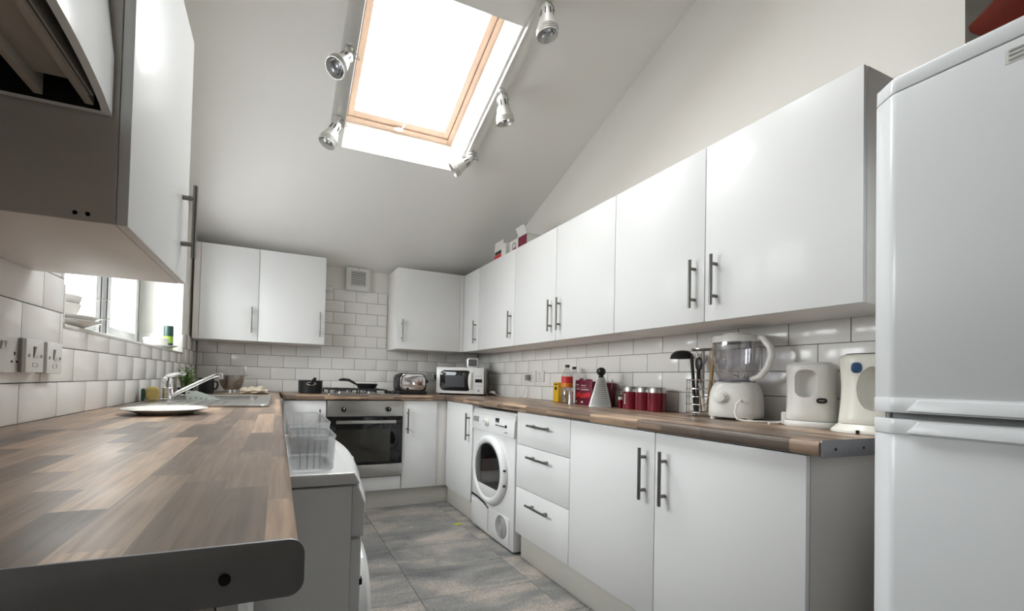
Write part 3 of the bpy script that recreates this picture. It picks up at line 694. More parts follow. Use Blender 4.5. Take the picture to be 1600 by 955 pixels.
# ------------------------------------------------------------------ track lights beside the roof window
def track(label, x0, x1, y0, y1, spots):
    t = thing('track_light', label, 'light', cpt((x0+x1)/2, y1))
    base = cpt((x0+x1)/2, y1)
    mm = MB(); q = [cpt(x, y, o)-base for o in (-.036, -.0005) for x, y in ((x0, y0), (x1, y0), (x1, y1), (x0, y1))]
    mm.hexa(q); part('bar', mm, lampm, t, .003)
    for (sx, sy), d, L in spots:
        p = cpt(sx, sy, -.036)-base; d = Vector(d).normalized()
        k = p+Vector((0, 0, -.034)); n0 = k+d*.012; 
        ax = d.orthogonal().normalized(); ay = d.cross(ax)
        def ring_(c_, r, n=20): return [c_+(ax*math.cos(2*PI*j/n)+ay*math.sin(2*PI*j/n))*r for j in range(n)]
        K = 1.22
        def spun(prof, n=20, cap=False): return MB().rings([ring_(n0+d*z*K, r*K, n) for r, z in prof], cap)
        h = part('spot_head', spun([(.006, -.012), (.018, -.008), (.023, 0), (.025, .03), (.034, .062), (.042, .085), (.0435, .088), (.0415, .091), (.0435, .095), (.0415, .099), (.0435, .103), (.0415, .107), (.0435, .112), (.0400, .112), (.036, .10), (.030, .07)]), lampm, t)
        part('reflector', spun([(.0399, .110), (.033, .088), (.020, .068), (.004, .064)], cap=False), chrome, h)
        part('bulb', MB().ball(n0+d*.098, .019, 10, 6), lampgl, h)
        mm = MB()
        for j in range(8):
            a = 2*PI*j/8; c_ = ax*math.cos(a)+ay*math.sin(a); tt = d.cross(c_)
            f0, f1 = n0+d*.014+c_*.0292, n0+d*.048+c_*.0340
            mm.hexa([f0-tt*.0025-c_*.002, f0+tt*.0025-c_*.002, f0+tt*.0025+c_*.0006, f0-tt*.0025+c_*.0006, f1-tt*.0025-c_*.002, f1+tt*.0025-c_*.002, f1+tt*.0025+c_*.0006, f1-tt*.0025+c_*.0006])
        o = part('vent_slots', mm, darkhole, h); o['kind'] = 'stuff'
        mm = MB(); mm.cyl(p, p+Vector((0, 0, -.012)), .020, .017); mm.cyl(p+Vector((0, 0, -.012)), k, .007, n=10); mm.ball(k, .011, 10, 6)
        part('swivel', mm, lampm, t)
        side = Vector((1, .2, 0)); mm = MB()
        mm.tube([p+side*.012, p+side*.045+Vector((0, 0, -.012)), p+side*.055+Vector((0, 0, -.035)), k+side*.03, n0+d*.006+side*.012], .0022, 6); part('cable', mm, grey_pl, t)
    return t
track('white ceiling spotlight track along the left side of the skylight', .858, .938, -2.35, -1.29,
      [((.898, -1.71), (-.34, -.22, -.55), 0), ((.892, -1.345), (-.35, -.05, -.8), 0), ((.898, -2.22), (-.3, .4, -.8), 0)])
track('white ceiling spotlight track along the right side of the skylight', 1.742, 1.806, -2.55, -1.26,
      [((1.765, -2.165), (.05, -.02, -.9), 0), ((1.764, -1.73), (.22, .05, -.9), 0), ((1.768, -1.325), (-.62, .30, -.45), 0)])
# ------------------------------------------------------------------ extractor fan, switches, sockets
t = thing('extractor_fan', 'square white extractor fan high on the back wall', 'extractor fan', bw(1.267, 0, 1.838), SK)
part('casing', MB().prism(rrect(-.109, .109, 0, .206, .012), 'y', -.045, .007), white_pl, t, .004)
part('recess', MB().box(-.066, .066, -.0458, -.044, .045, .172), darkhole, t)
part('grille_frame', MB().frame('y', -.054, -.045, (-.078, .078, .033, .184), (-.066, .066, .045, .172)), white_pl, t, .002)
for i in range(8):
    z = .050+.0155*i; part('slat', MB().hexa([(-.066, -.053, z), (.066, -.053, z), (.066, -.051, z-.001), (-.066, -.051, z-.001), (-.066, -.046, z+.010), (.066, -.046, z+.010), (.066, -.0455, z+.009), (-.066, -.0455, z+.009)]), white_pl, t)
part('screw', MB().cyl((0, -.048, .194), (0, -.044, .194), .005, n=10), grey_pl, t)
part('pilot_lamp', MB().cyl((.092, -.048, .018), (.092, -.044, .018), .004, n=10), darkhole, t)
def plate(name, label, loc, rotz, w, h, deep, kind, cat='socket', m_=None):
    m_ = m_ or white_pl
    t = thing(name, label, cat, loc, rotz)
    if deep > .015: part('back_box', MB().prism(rrect(-w/2+.0005, w/2-.0005, -h/2, h/2, .003), 'y', -deep+.008, -.0008), grey_pl if kind == 'switch' else m_, t, .001)
    part('plate', MB().prism(rrect(-w/2, w/2, -h/2, h/2, .004), 'y', -deep, -deep+.009 if deep > .015 else -.0008), m_, t, .002)
    f = -deep
    def hole(x, z, a, b): part('socket_hole', MB().box(x-a, x+a, f-.0005, f+.002, z-b, z+b), darkhole, t)
    if kind == 'switch':
        part('rocker', MB().hexa([(-.008, f-.001, -.005), (.010, f-.006, -.005), (.010, f, -.005), (-.008, f, -.005), (-.006, f-.006, .024), (.008, f-.001, .024), (.008, f, .024), (-.006, f, .024)]), white_pl, t, .001)
        part('rocker_gap', MB().box(-.0095, -.0075, f-.0006, f, -.005, .024), darkhole, t)
        part('fuse_cover', MB().frame('y', f-.0008, f, (-.012, .012, -.028, -.018), (-.011, .011, -.027, -.019)), grey_pl, t)
        for x in (-.030, .030): part('screw', MB().cyl((x, f-.0012, 0), (x, f, 0), .0042, n=10), grey_pl, t)
    elif kind == 'double':
        for x in (-.044, .044):
            part('rocker', MB().hexa([(x*.17-.005, f-.001, .012), (x*.17+.005, f-.004, .012), (x*.17+.005, f, .012), (x*.17-.005, f, .012), (x*.17-.005, f-.005, .032), (x*.17+.005, f-.001, .032), (x*.17+.005, f, .032), (x*.17-.005, f, .032)]), white_pl, t, .0008)
            part('rocker_gap', MB().box(x*.17-.0068, x*.17-.0052, f-.0004, f+.001, .012, .032), grey_pl, t)
            hole(x, .004, .0025, .004); hole(x-.011, -.016, .0035, .0025); hole(x+.011, -.016, .0035, .0025)
        for x in (-w/2+.012, w/2-.012): part('screw', MB().cyl((x, f-.001, 0), (x, f, 0), .004, n=10), grey_pl, t)
    elif kind == 'single':
        hole(.0, .002, .002, .004); hole(-.010, -.018, .003, .002); hole(.010, -.018, .003, .002)
        part('rocker', MB().box(-.018, -.010, f-.004, f, .014, .030), white_pl, t, .001)
    elif kind == 'spur': part('rocker', MB().box(-.01, .008, f-.004, f, -.005, .02), white_pl, t, .001); part('lamp', MB().box(.016, .022, f-.001, f, 0, .008), red_card, t)
    return t
t = plate('double_socket', 'white double power socket on left wall tiles, nearest the camera', (0, -2.607, 1.083), LW, .146, .086, .010, 'double')
plate('cooker_switch', 'boxed white switch on left wall tiles beside the double socket', (0, -2.506, 1.084), LW, .086, .086, .026, 'switch', 'switch')
plate('cooker_switch', 'boxed white switch on left wall tiles nearest the window sill', (0, -2.402, 1.082), LW, .086, .086, .026, 'switch', 'switch')
plate('fan_switch', 'small white switch beside the cabinet, left of the extractor fan', bw(1.008, 0, 1.857), SK, .086, .086, .02, 'spur', 'switch')
plate('single_socket', 'white power socket on right wall tiles with charger plugged in', (W, -.955, 1.093), RW, .10, .086, .010, 'single')
plate('blank_socket', 'white power socket on right wall tiles nearer the oil bottle', (W, -1.065, 1.092), RW, .10, .086, .010, 'single')
plate('double_socket', 'shadowed power socket on back wall between toaster and microwave', bw(2.03, 0, 1.075), SK, .146, .086, .010, 'double', m_=mat('shaded_white_plastic', (.5, .49, .47), .35))  # white plastic toned down: the corner's shadow is painted into this socket
t = thing('plug', 'black plug and cable in the back wall socket beside microwave', 'plug', bw(2.065, -.0105, 1.07), SK)
part('plug_body', MB().prism(rrect(-.024, .024, -.024, .026, .010), 'y', -.032, 0), black_pl, t, .004)
part('cable', MB().tube([(0, -.02, -.02), (-.002, -.03, -.06), (.01, -.03, -.11), (.05, -.03, -.155)], .004), black_pl, t)
# charger and cable on the right
t = thing('charger', 'grey charger with thin cable plugged into right wall socket', 'charger', (W-.0145, -.925, 1.078), RW)
part('charger_body', MB().prism(rrect(-.018, .014, -.02, .026, .006), 'y', -.036, 0), grey_pl, t, .003)
part('cable', MB().tube([(-.004, -.03, -.02), (-.01, -.03, -.07), (-.03, -.03, -.12), (-.06, -.03, -.150), (-.10, -.04, -.164), (-.26, -.05, -.164), (-.42, -.055, -.160), (-.50, -.07, -.14)], .0022, 6), white_pl, t)
part('adaptor', MB().box(-.53, -.47, -.09, -.06, -.145, -.125), white_pl, t, .004)
# ------------------------------------------------------------------ microwave
MWR = -35*PI/180
t = thing('microwave', 'white microwave with black window standing in the back corner', 'microwave', (2.235, -.225, .9105), MWR)
a, b = .22, .15
part('body', MB().box(-a, a, -b+.012, b, .012, .252), mat('microwave_grey', (.30, .30, .30), .4), t, .004)
fp = part('front', MB().box(-a, a, -b, -b+.0125, .014, .252), white_app, t, .004)
part('window', MB().prism(rrect(-a+.035, .105, .038, .225, .045, 7), 'y', -b-.004, -b+.001), black_gl, t, .002)
part('window_mesh', MB().box(-.135, .045, -b-.0046, -b-.003, .072, .180), mat('mesh_grey', (.045, .048, .055), .3), t)
m = MB(); m.prism([(.105+.022*math.cos(x)-.004, .131+.082*math.sin(x)) for x in [PI/2+PI*i/12 for i in range(13)]]+[(.112, .055), (.112, .207)], 'y', -b-.016, -b); part('door_handle', m, white_pl, t, .003)
part('door_gap', MB().box(.128, .130, -b-.0008, -b+.002, .015, .251), grey_pl, t)
part('display', MB().box(.142, .205, -b-.001, -b+.002, .118, .148), black_gl, t)
for i in range(3): part('button', MB().box(.146+.022*i, .158+.022*i, -b-.0015, -b+.002, .172, .178), grey_pl, t)
for i in range(3): part('button', MB().box(.146+.022*i, .158+.022*i, -b-.0015, -b+.002, .085, .090), grey_pl, t)
part('open_button', MB().cyl((.175, -b-.003, .045), (.175, -b+.001, .045), .010), grey_pl, t)
for x in (-.18, .18): part('foot', MB().cyl((x, -.12, 0), (x, -.12, .013), .014), black_pl, t)
t = thing('clock', 'small silver-framed digital clock on top of the microwave', 'clock', (2.30, -.30, 1.163), MWR)
part('case', MB().prism(rrect(-.055, .055, .0, .092, .02), 'y', -.018, .012), mat('satin_silver', (.62, .62, .62), .35, .4), t, .004)
part('screen', MB().prism(rrect(-.04, .04, .015, .078, .01), 'y', -.0185, -.015), mat('lcd_grey', (.10, .105, .10), .2), t)
part('stand', MB().box(-.03, .03, .008, .03, 0, .006), chrome, t, .002)
single('thin_cable', MB().tube([(.205, -.10, .2545), (.222, -.11, .2560), (.2285, -.112, .235), (.2285, -.11, .12), (.230, -.10, .03), (.245, -.06, .0035)], .0022, 6), white_pl, 'thin white cable hanging down the side of the microwave', 'cable', (2.235, -.225, .9105), MWR)
# ------------------------------------------------------------------ toaster
t = thing('toaster', 'chrome toaster with black ends beside the gas hob', 'toaster', bw(1.712, -.26, .9105), SK)
def tp(w, z0, z1, r): return rrect(-w, w, z0, z1, r, 6)
part('body', MB().prism(tp(.135, .012, .185, .055), 'y', -.075, .075), black_pl, t, .012, seg=3)
part('base', MB().prism(rrect(-.145, .145, -.09, .09, .03), 'z', 0.0, .03), black_pl, t, .008)
m = MB(); rs = []
for y, k in ((-.074, 1.0), (-.085, 1.0), (-.090, .93), (-.092, .80)): rs.append([(x*k, y, .108+(z-.108)*k) for x, z in tp(.118, .034, .182, .055)])
m.rings(rs); part('side_panel', m, chrome, t, angle=50, label='polished chrome side panel')
for y in (-.03, .03): part('slot', MB().box(-.09, .09, y-.014, y+.014, .183, .1875), darkhole, t)
part('lever', MB().prism(rrect(.135, .170, .10, .13, .008), 'y', -.02, .02), black_pl, t, .004)
part('browning_dial', MB().lathe([(.012, 0), (.011, .012), (0, .013)], 14, (-.05, -.090, .05), 'y'), black_pl, t)
# ------------------------------------------------------------------ pans
t = thing('saucepan', 'black saucepan with steel handle bracket left of the hob', 'saucepan', bw(.855, -.27, .9105), SK)
part('pot', MB().lathe([(0, 0), (.088, 0), (.094, .006), (.096, .098), (.099, .101), (.096, .103), (.092, .098), (.09, .012), (0, .01)], 36), nonstick, t)
m = MB(); m.tube([(.034*math.cos(x)-.005, -.102-.004*math.sin(x)*0, .078+.011*math.sin(x)) for x in [2*PI*i/16 for i in range(16)]], .0045, 8, closed=True); part('bracket', m, chrome, t)
part('handle', MB().tube([(-.004, -.095, .078), (-.002, -.115, .085), (.006, -.15, .105), (.012, -.20, .118), (.014, -.225, .120)], [.010, .010, .012, .013, .008], 10), black_pl, t)
t = thing('frying_pan', 'black frying pan resting on the hob with handle to the left', 'frying pan', bw(1.325, -.25, .958), SK)
part('pan', MB().lathe([(0, 0), (.072, 0), (.080, .006), (.094, .036), (.0965, .038), (.092, .036), (.077, .008), (0, .006)], 36), nonstick, t)
part('handle', MB().tube([(-.088, -.02, .028), (-.12, -.03, .045), (-.16, -.035, .066), (-.21, -.045, .070), (-.245, -.05, .066)], [.008, .010, .012, .012, .009], 10), black_pl, t)
# ------------------------------------------------------------------ sink
t = thing('kitchen_sink', 'stainless steel inset sink with drainer in the left worktop', 'sink', (0, 0, 0))
m = MB(); m.box(.055, .14, -1.90, -.92, .9105, .9145); m.box(.50, .575, -1.90, -.92, .9105, .9145); m.box(.14, .50, -1.90, -1.40, .9105, .9145); m.box(.14, .50, -1.00, -.92, .9105, .9145)
part('rim_plate', m, steel, t, .001)
for i in range(7): part('drainer_ridge', MB().box(.17+.05*i, .182+.05*i, -1.85, -1.46, .9145, .9175), steel, t, .0014)
m = MB(); ro = rrect(.1405, .4995, -1.3995, -1.0005, .05); rb = rrect(.165, .475, -1.375, -1.025, .05)
m.rings([[(x, y, .9145) for x, y in ro], [(x, y, .90) for x, y in ro], [(x, y, .76) for x, y in rb], [(.32+(x-.32)*.15, -1.2+(y+1.2)*.15, .752) for x, y in rb]], cap=False)
part('bowl', m, steel, t)
m = MB(); m.tube([(x, y, .9165) for x, y in rrect(.058, .572, -1.897, -.923, .03)], .004, 6, closed=True); part('raised_edge', m, steel, t)
t = thing('mixer_tap', 'chrome mixer tap with long raised spout at the sink', 'tap', (.104, -1.46, .9148))
part('tap_body', MB().lathe([(.031, 0), (.031, .006), (.026, .010), (.026, .055), (.0275, .057), (.0275, .061), (.026, .063), (.026, .098), (.022, .110), (.010, .117), (0, .118)], 28), chrome, t)
part('lever', MB().tube([(-.006, 0, .112), (.018, .004, .122), (.045, .008, .130), (.068, .010, .132), (.076, .011, .127)], [.014, .012, .009, .008, .007], 10), chrome, t)
part('spout', MB().tube([(.018, 0, .022), (.035, .004, .030), (.10, .02, .068), (.165, .035, .106), (.20, .043, .124), (.222, .048, .130), (.235, .050, .127)], [.011, .010, .0095, .009, .009, .010, .010], 12), chrome, t)
part('nozzle', MB().cyl((.228, .049, .130), (.230, .050, .108), .0115), chrome, t)
t = thing('sponge', 'yellow sponge with dark scouring side beside the tap', 'sponge', (.052, -1.53, .9150), .2)
part('foam', MB().prism(rrect(-.02, .036, 0, .066, .02), 'y', -.02, .02), sponge_m, t, .008, seg=3)
part('scourer', MB().prism(rrect(-.036, -.021, 0, .058, .006), 'y', -.025, .025), dgreen, t, .003)
# drying sheet in the bowl
m = MB(); pf = [(.150, .946), (.153, .954), (.163, .957), (.182, .954), (.20, .955), (.225, .947), (.27, .930), (.31, .914), (.335, .902), (.345, .892), (.335, .85), (.165, .85)]
m.prism(pf, 'y', -.0015, .0015)
t = thing('plastic_scraper', 'pale mint perforated plastic sheet leaning in the sink bowl', 'scraper', (0.0, -1.27, 0))
part('sheet', m, mint_pl, t)
for x, z in ((.175, .915), (.20, .918), (.225, .914), (.25, .912), (.275, .906)): part('perforation', MB().lathe([(.0032, 0), (.0032, .0005), (0, .0005)], 10, (x, -.0015, z), 'y'), darkhole, t)
part('hanging_hole', MB().lathe([(.006, 0), (.006, .0005), (0, .0005)], 12, (.166, -.0015, .944), 'y'), grey_pl, t)
# plate on worktop
single('dinner_plate', MB().lathe([(0, .004), (.07, .004), (.074, 0), (.080, .001), (.086, .005), (.128, .017), (.1285, .0185), (.126, .0195), (.088, .009), (.075, .0075), (0, .0075)], 48), ceramic, 'white dinner plate lying on the left worktop before the sink', 'plate', (.255, -2.205, .9105))
# herbs, mug, colander, cloth
t = thing('herb_plant', 'leafy green herb plant in a dark pot in the corner behind the tap', 'plant', (.068, -.80, .9105))
part('pot', MB().lathe([(0, 0), (.035, 0), (.045, .045), (.048, .047), (.043, .047), (.040, .035), (0, .035)], 20), black_pl, t)
m = MB()
for i in range(60):
    a = random.uniform(0, 2*PI); r = random.uniform(.0, .034); top = Vector((math.cos(a)*r*1.9, math.sin(a)*r*1.9, random.uniform(.09, .172))); b0 = Vector((math.cos(a)*r*.8, math.sin(a)*r*.8, .034))
    m.tube([b0, (b0+top)/2+Vector((0, 0, .01)), top], .0012, 4)
    for k in range(5):
        f = .45+.55*k/4; p = b0.lerp(top, f); an = random.uniform(0, 2*PI); d = Vector((math.cos(an), math.sin(an), random.uniform(-.1, .7))).normalized(); sd = d.cross(Vector((0, 0, 1))).normalized(); L_ = random.uniform(.016, .028)
        m._a([p, p+d*L_*.5+sd*L_*.28, p+d*L_, p+d*L_*.5-sd*L_*.28], [(0, 1, 2, 3)])
o = part('foliage', m, green_leaf, t); o['kind'] = 'stuff'
t = thing('mug', 'large black mug beside the colander', 'mug', (.142, -.50, .9105))
part('cup', MB().lathe([(0, 0), (.045, 0), (.049, .004), (.050, .104), (.0485, .106), (.046, .104), (.045, .008), (0, .006)], 30), black_pl, t)
part('handle', MB().tube([(.047, 0, .085), (.068, 0, .082), (.074, 0, .06), (.066, 0, .035), (.046, 0, .026)], .006, 8), black_pl, t)
t = thing('colander', 'stainless steel colander with punched holes near the back corner', 'colander', (.285, -.30, .9105))
part('bowl', MB().lathe([(0, .012), (.03, .014), (.055, .028), (.075, .058), (.086, .095), (.090, .128), (.094, .130), (.094, .133), (.088, .132), (.084, .096), (.073, .060), (.053, .031), (0, .0155)], 36), steel, t)
part('base_ring', MB().lathe([(.046, 0), (.050, 0), (.046, .024), (.043, .024)], 30), steel, t)
m = MB()
for zz, rr in ((.045, .0672), (.062, .0770), (.080, .0822), (.098, .0872)):
    for j in range(20):
        a = 2*PI*(j+.5*(int(zz*1000) % 2))/20; d = Vector((math.cos(a), math.sin(a), -.25)).normalized(); p = Vector((math.cos(a)*rr, math.sin(a)*rr, zz)); m.cyl(p-d*.002, p+d*.0006, .0026, n=6)
o = part('holes', m, darkhole, t); o['kind'] = 'stuff'
for s_ in (-1, 1): part('handle', MB().tube([(s_*.092, -.022, .130), (s_*.110, -.018, .131), (s_*.114, 0, .131), (s_*.110, .018, .131), (s_*.092, .022, .130)], .003, 6), steel, t)
m = MB(); rs = []
for i in range(15):
    s_ = i/14; x = -.09+.18*s_; h_ = .022+.022*math.sin(s_*PI)**.5+.006*math.sin(s_*19); w_ = .045+.012*math.sin(s_*11+1)
    rs.append([(x+.01*math.sin(j*1.7), w_*math.cos(2*PI*j/16)*(1+.12*math.sin(3*j+6*s_)), max(0, h_*.55+h_*.62*math.sin(2*PI*j/16)*(1+.2*math.sin(5*j+9*s_)))) for j in range(16)])
m.rings(rs); single('dish_cloth', m, cloth_m, 'crumpled beige dish cloth on the corner of the worktop', 'cloth', (.455, -.50, .9108), .1)
# ------------------------------------------------------------------ things on the window sill
SZ = 1.1905
def dish(prof, label, cat, loc, name='plate', rot=None):
    o = single(name, MB().lathe(prof, 40), ceramic, label, cat, loc)
    if rot: o.rotation_euler = rot
    return o
PL = [(0, .003), (.055, .003), (.06, 0), (.066, .002), (.115, .022), (.1155, .024), (.113, .024), (.066, .007), (0, .006)]
dish(PL, 'lower white plate of the stack on the near window sill', 'plate', (-.075, -2.13, SZ))
dish([(r*.97, z) for r, z in PL], 'upper white plate of the stack on the near window sill', 'plate', (-.078, -2.12, SZ+.0155))
BW = [(0, .004), (.03, .004), (.034, 0), (.038, .004), (.058, .034), (.064, .058), (.062, .059), (.054, .034), (.036, .010), (0, .008)]
dish(BW, 'lower white bowl on the plate stack at the window', 'bowl', (-.085, -2.12, SZ+.0235), 'bowl')
dish(BW, 'upper white bowl nested on the stack at the window', 'bowl', (-.085, -2.115, SZ+.0515), 'bowl')
m = MB(); m.box(-.1, .09, -.004, .004, -.001, .001); o = single('chopstick', m, steel, 'thin steel knife sticking out of the upper bowl', 'knife', (-.02, -2.09, SZ+.108)); o.name = 'knife'; o.rotation_euler = (0, -.08, .5)
m = MB(); m.box(-.09, .08, -.005, .005, -.001, .001); o = single('fork', m, steel, 'thin fork handle sticking out over the stacked plates', 'fork', (.0, -2.06, SZ+.0445)); o.rotation_euler = (0, -.02, .4)
dish([(0, .004), (.05, .004), (.054, 0), (.060, .004), (.066, .042), (.064, .044), (.058, .010), (0, .008)], 'wide white bowl at the far end of the window sill', 'bowl', (-.085, -.86, SZ+.0225), 'bowl')
dish(PL, 'white plate under the bowl at the far end of the window sill', 'plate', (-.088, -.86, SZ))
t = thing('tin', 'tall tin with dark green top and lime label at the far window end', 'tin', (-.062, -.665, SZ))
part('can', MB().lathe([(0, 0), (.027, 0), (.027, .095), (0, .095)], 24), green_lab, t)
part('lid', MB().lathe([(.0275, .095), (.0275, .158), (.025, .162), (0, .162)], 24), dgreen, t)
m = MB(); m.lathe([(.0277, .03), (.0277, .05)], 24); part('label_band', m, dgreen, t)
# ------------------------------------------------------------------ cartons on top of the right-hand units
TZ = ZT+.0005
t = thing('carton', 'white carton with red and black print standing on corner cabinet', 'box', (W-.17, -.86, TZ), RW)
part('carton_body', MB().box(-.09, .10, -.11, .09, 0, .115), white_card, t, .002)
part('flap', MB().box(-.085, .06, -.108, -.106, .115, .155), white_card, t)
part('print', MB().box(-.075, .03, -.1108, -.1095, .052, .078), black_card, t); part('print', MB().box(-.085, .03, -.1108, -.1095, .022, .05), red_card, t)
t = thing('carton', 'open white carton with maroon side standing above the double wall cabinet', 'box', (W-.17, -1.13, TZ), RW)
part('carton_body', MB().box(-.13, .12, -.10, .09, 0, .105), white_card, t, .002)
part('flap', MB().hexa([(.0, -.10, .105), (.115, -.10, .105), (.115, -.098, .105), (.0, -.098, .105), (.0, -.125, .165), (.115, -.125, .165), (.115, -.123, .165), (.0, -.123, .165)]), white_card, t)
part('print', MB().box(-.0, .119, -.1008, -.0995, .004, .10), maroon, t); part('print', MB().lathe([(.03, 0), (.03, .0006), (.018, .0006), (.018, 0)], 20, (-.06, -.1002, .055), 'y'), grey_pl, t); part('print', MB().lathe([(.017, 0), (.017, .0006), (0, .0006)], 16, (-.045, -.1002, .03), 'y'), red_card, t)
# ------------------------------------------------------------------ right worktop goods
TOP = .9105
def rthing(name, label, cat, x, y, rot=RW, z=TOP): return thing(name, label, cat, (x, y, z), rot)
t = rthing('food_packet', 'narrow yellow packet standing by the cooking oil bottle', 'packet', 2.475, -1.362)
part('packet', MB().box(-.03, .03, -.018, .018, 0, .138), yellow_card, t, .002)
part('print', MB().lathe([(.013, 0), (.013, .0006), (0, .0006)], 16, (0, -.018, .095), 'y'), black_card, t); part('print', MB().box(-.02, .02, -.0186, -.0175, .12, .127), black_card, t)
def bottle(label, x, y, h, oil, lab):
    t = rthing('bottle', label, 'bottle', x, y)
    r = .036
    part('glass', MB().lathe([(0, 0), (r-.003, 0), (r, .006), (r, h*.32), (r-.003, h*.35), (r, h*.38), (r, h*.68), (r*.8, h*.80), (.014, h*.90), (.013, h*.945)], 28), plastic_clear, t)
    part('cap', MB().lathe([(.0145, h*.935), (.0145, h-.002), (.013, h), (0, h)], 18), black_pl, t)
    if oil: part('oil', MB().lathe([(0, .002), (r-.004, .003), (r-.002, .008), (r-.002, oil), (0, oil)], 28), oil_m, t)
    if lab:
        part('label', MB().lathe([(r+.0005, h*.42), (r+.0005, h*.70)], 28), red_card, t); part('label_band', MB().lathe([(r+.0009, h*.42), (r+.0009, h*.53)], 28), orange_lab, t)
    return t
bottle('clear bottle of cooking oil with red and orange label', 2.392, -1.573, .255, .085, True)
bottle('empty clear plastic bottle behind the cooking oil', 2.468, -1.548, .245, 0, False)
single('salt_shaker', MB().lathe([(0, 0), (.0165, 0), (.0165, .004), (.015, .008), (.015, .070), (.0165, .072), (.0165, .082), (.010, .087), (0, .087)], 24), steel, 'slim steel shaker in front of the red tea boxes', 'shaker', (2.352, -1.662, TOP))
def teabox(label, x, y, w, h, d):
    t = rthing('tea_box', label, 'box', x, y)
    part('box', MB().box(-w/2, w/2, -d/2, d/2, 0, h), maroon, t, .0015)
    f = -d/2-.0004
    part('red_panel', MB().hexa([(-w*.46, f, h*.26), (w*.36, f, h*.34), (w*.36, f+.001, h*.34), (-w*.46, f+.001, h*.26), (-w*.46, f, h*.44), (w*.36, f, h*.54), (w*.36, f+.001, h*.54), (-w*.46, f+.001, h*.44)]), red_card, t)
    for z, l, hh in ((.80, .4, .030), (.72, .45, .012), (.62, .62, .035)):
        part('print_line', MB().box(-w*.40, -w*.40+w*l, f, f+.001, h*z, h*(z+hh)), white_card, t)
    part('print_mark', MB().box(-w*.40, -w*.22, f, f+.001, h*.06, h*.15), white_card, t)
    part('open_flap', MB().hexa([(-w*.3, -d*.3, h), (w*.35, -d*.3, h), (w*.35, -d*.3+.001, h), (-w*.3, -d*.3+.001, h), (-w*.2, -d*.1, h*1.09), (w*.25, -d*.1, h*1.08), (w*.25, -d*.1+.001, h*1.08), (-w*.2, -d*.1+.001, h*1.09)]), maroon, t)
teabox('maroon tea box with red stripe next to the grater', 2.462, -1.716, .115, .150, .07)
teabox('maroon tea box partly hidden behind the front tea box', 2.478, -1.622, .068, .155, .06)
t = rthing('storage_jar', 'dark red storage jar with wire clip standing behind the grater', 'jar', 2.482, -1.835)
part('jar', MB().lathe([(0, 0), (.047, 0), (.05, .005), (.05, .135), (.046, .142), (0, .142)], 28), maroon, t)
part('lid', MB().lathe([(.046, .142), (.048, .146), (.048, .154), (0, .156)], 28), jar_clear, t)
for s_ in (-1, 1): part('clip', MB().tube([(s_*.048, -.01, .10), (s_*.058, -.012, .12), (s_*.060, -.012, .15), (s_*.050, 0, .165)], .0025, 6), steel, t)
t = rthing('grater', 'tall tapering steel grater with round black knob on top', 'grater', 2.375, -1.910, RW+.78)
m = MB(); a, b, h = .061, .020, .172
m.rings([[(x*r, y*r*.9, z) for x, y in ((-1, -1), (1, -1), (1, 1), (-1, 1))] for r, z in ((a, 0), (a, .006), (b, h))], cap=False); part('blades', m, mat('grater_steel', (.62, .62, .61), .38, .9), t, .003)
m = MB()
for i in range(13):
    z = .018+.0115*i; ww_ = a+(b-a)*(z/h); yy = -ww_*.9
    n_ = max(2, int(ww_*2/.0105))
    for j in range(n_):
        x = (j+.5+(i % 2-.5)*.35)/n_*2-1; m.ball((x*ww_*.86, yy-.0002, z), .0031, 6, 4, (1, .7, 1))
o = part('teeth', m, mat('punched_steel', (.09, .09, .09), .5, .6), t); o['kind'] = 'stuff'
part('knob', MB().lathe([(0, h-.004), (.017, h-.003), (.014, h+.008), (.012, h+.012), (.021, h+.020), (.026, h+.034), (.023, h+.048), (.012, h+.058), (0, h+.060)], 24), black_pl, t)
t = rthing('spice_jar', 'tiny red spice jar with white cap beside the canisters', 'jar', 2.437, -2.000)
part('jar', MB().lathe([(0, 0), (.012, 0), (.012, .048), (0, .048)], 16), red_en, t); part('cap', MB().lathe([(.0125, .048), (.0125, .064), (0, .066)], 16), white_pl, t)
single('pepper_mill', MB().lathe([(0, 0), (.022, 0), (.022, .03), (.016, .045), (.02, .06), (.014, .072), (0, .074)], 18), black_pl, 'small black pepper mill between grater and canisters', 'pepper mill', (2.485, -1.960, TOP))
def canister(label, x, y, text=False):
    t = rthing('canister', label, 'canister', x, y)
    r, h = .0445, .125
    part('tin', MB().lathe([(0, 0), (r-.002, 0), (r, .002), (r, h-.029), (0, h-.029)], 32), red_en, t)
    part('lid', MB().lathe([(r+.0008, h-.029), (r+.0008, h-.004), (r-.002, h), (0, h)], 32), steel, t)
    for i in range(5 if text else 0): part('letter', MB().box(-.0035, .0035, -r-.0008, -r+.002, .028+.012*i, .036+.012*i), white_card, t)
canister('red canister with steel lid, printed, first one right of the grater', 2.448, -2.068, True)
canister('red canister with steel lid, second from the grater', 2.448, -2.158)
canister('red canister with steel lid, last one next to the utensil rack', 2.440, -2.247)
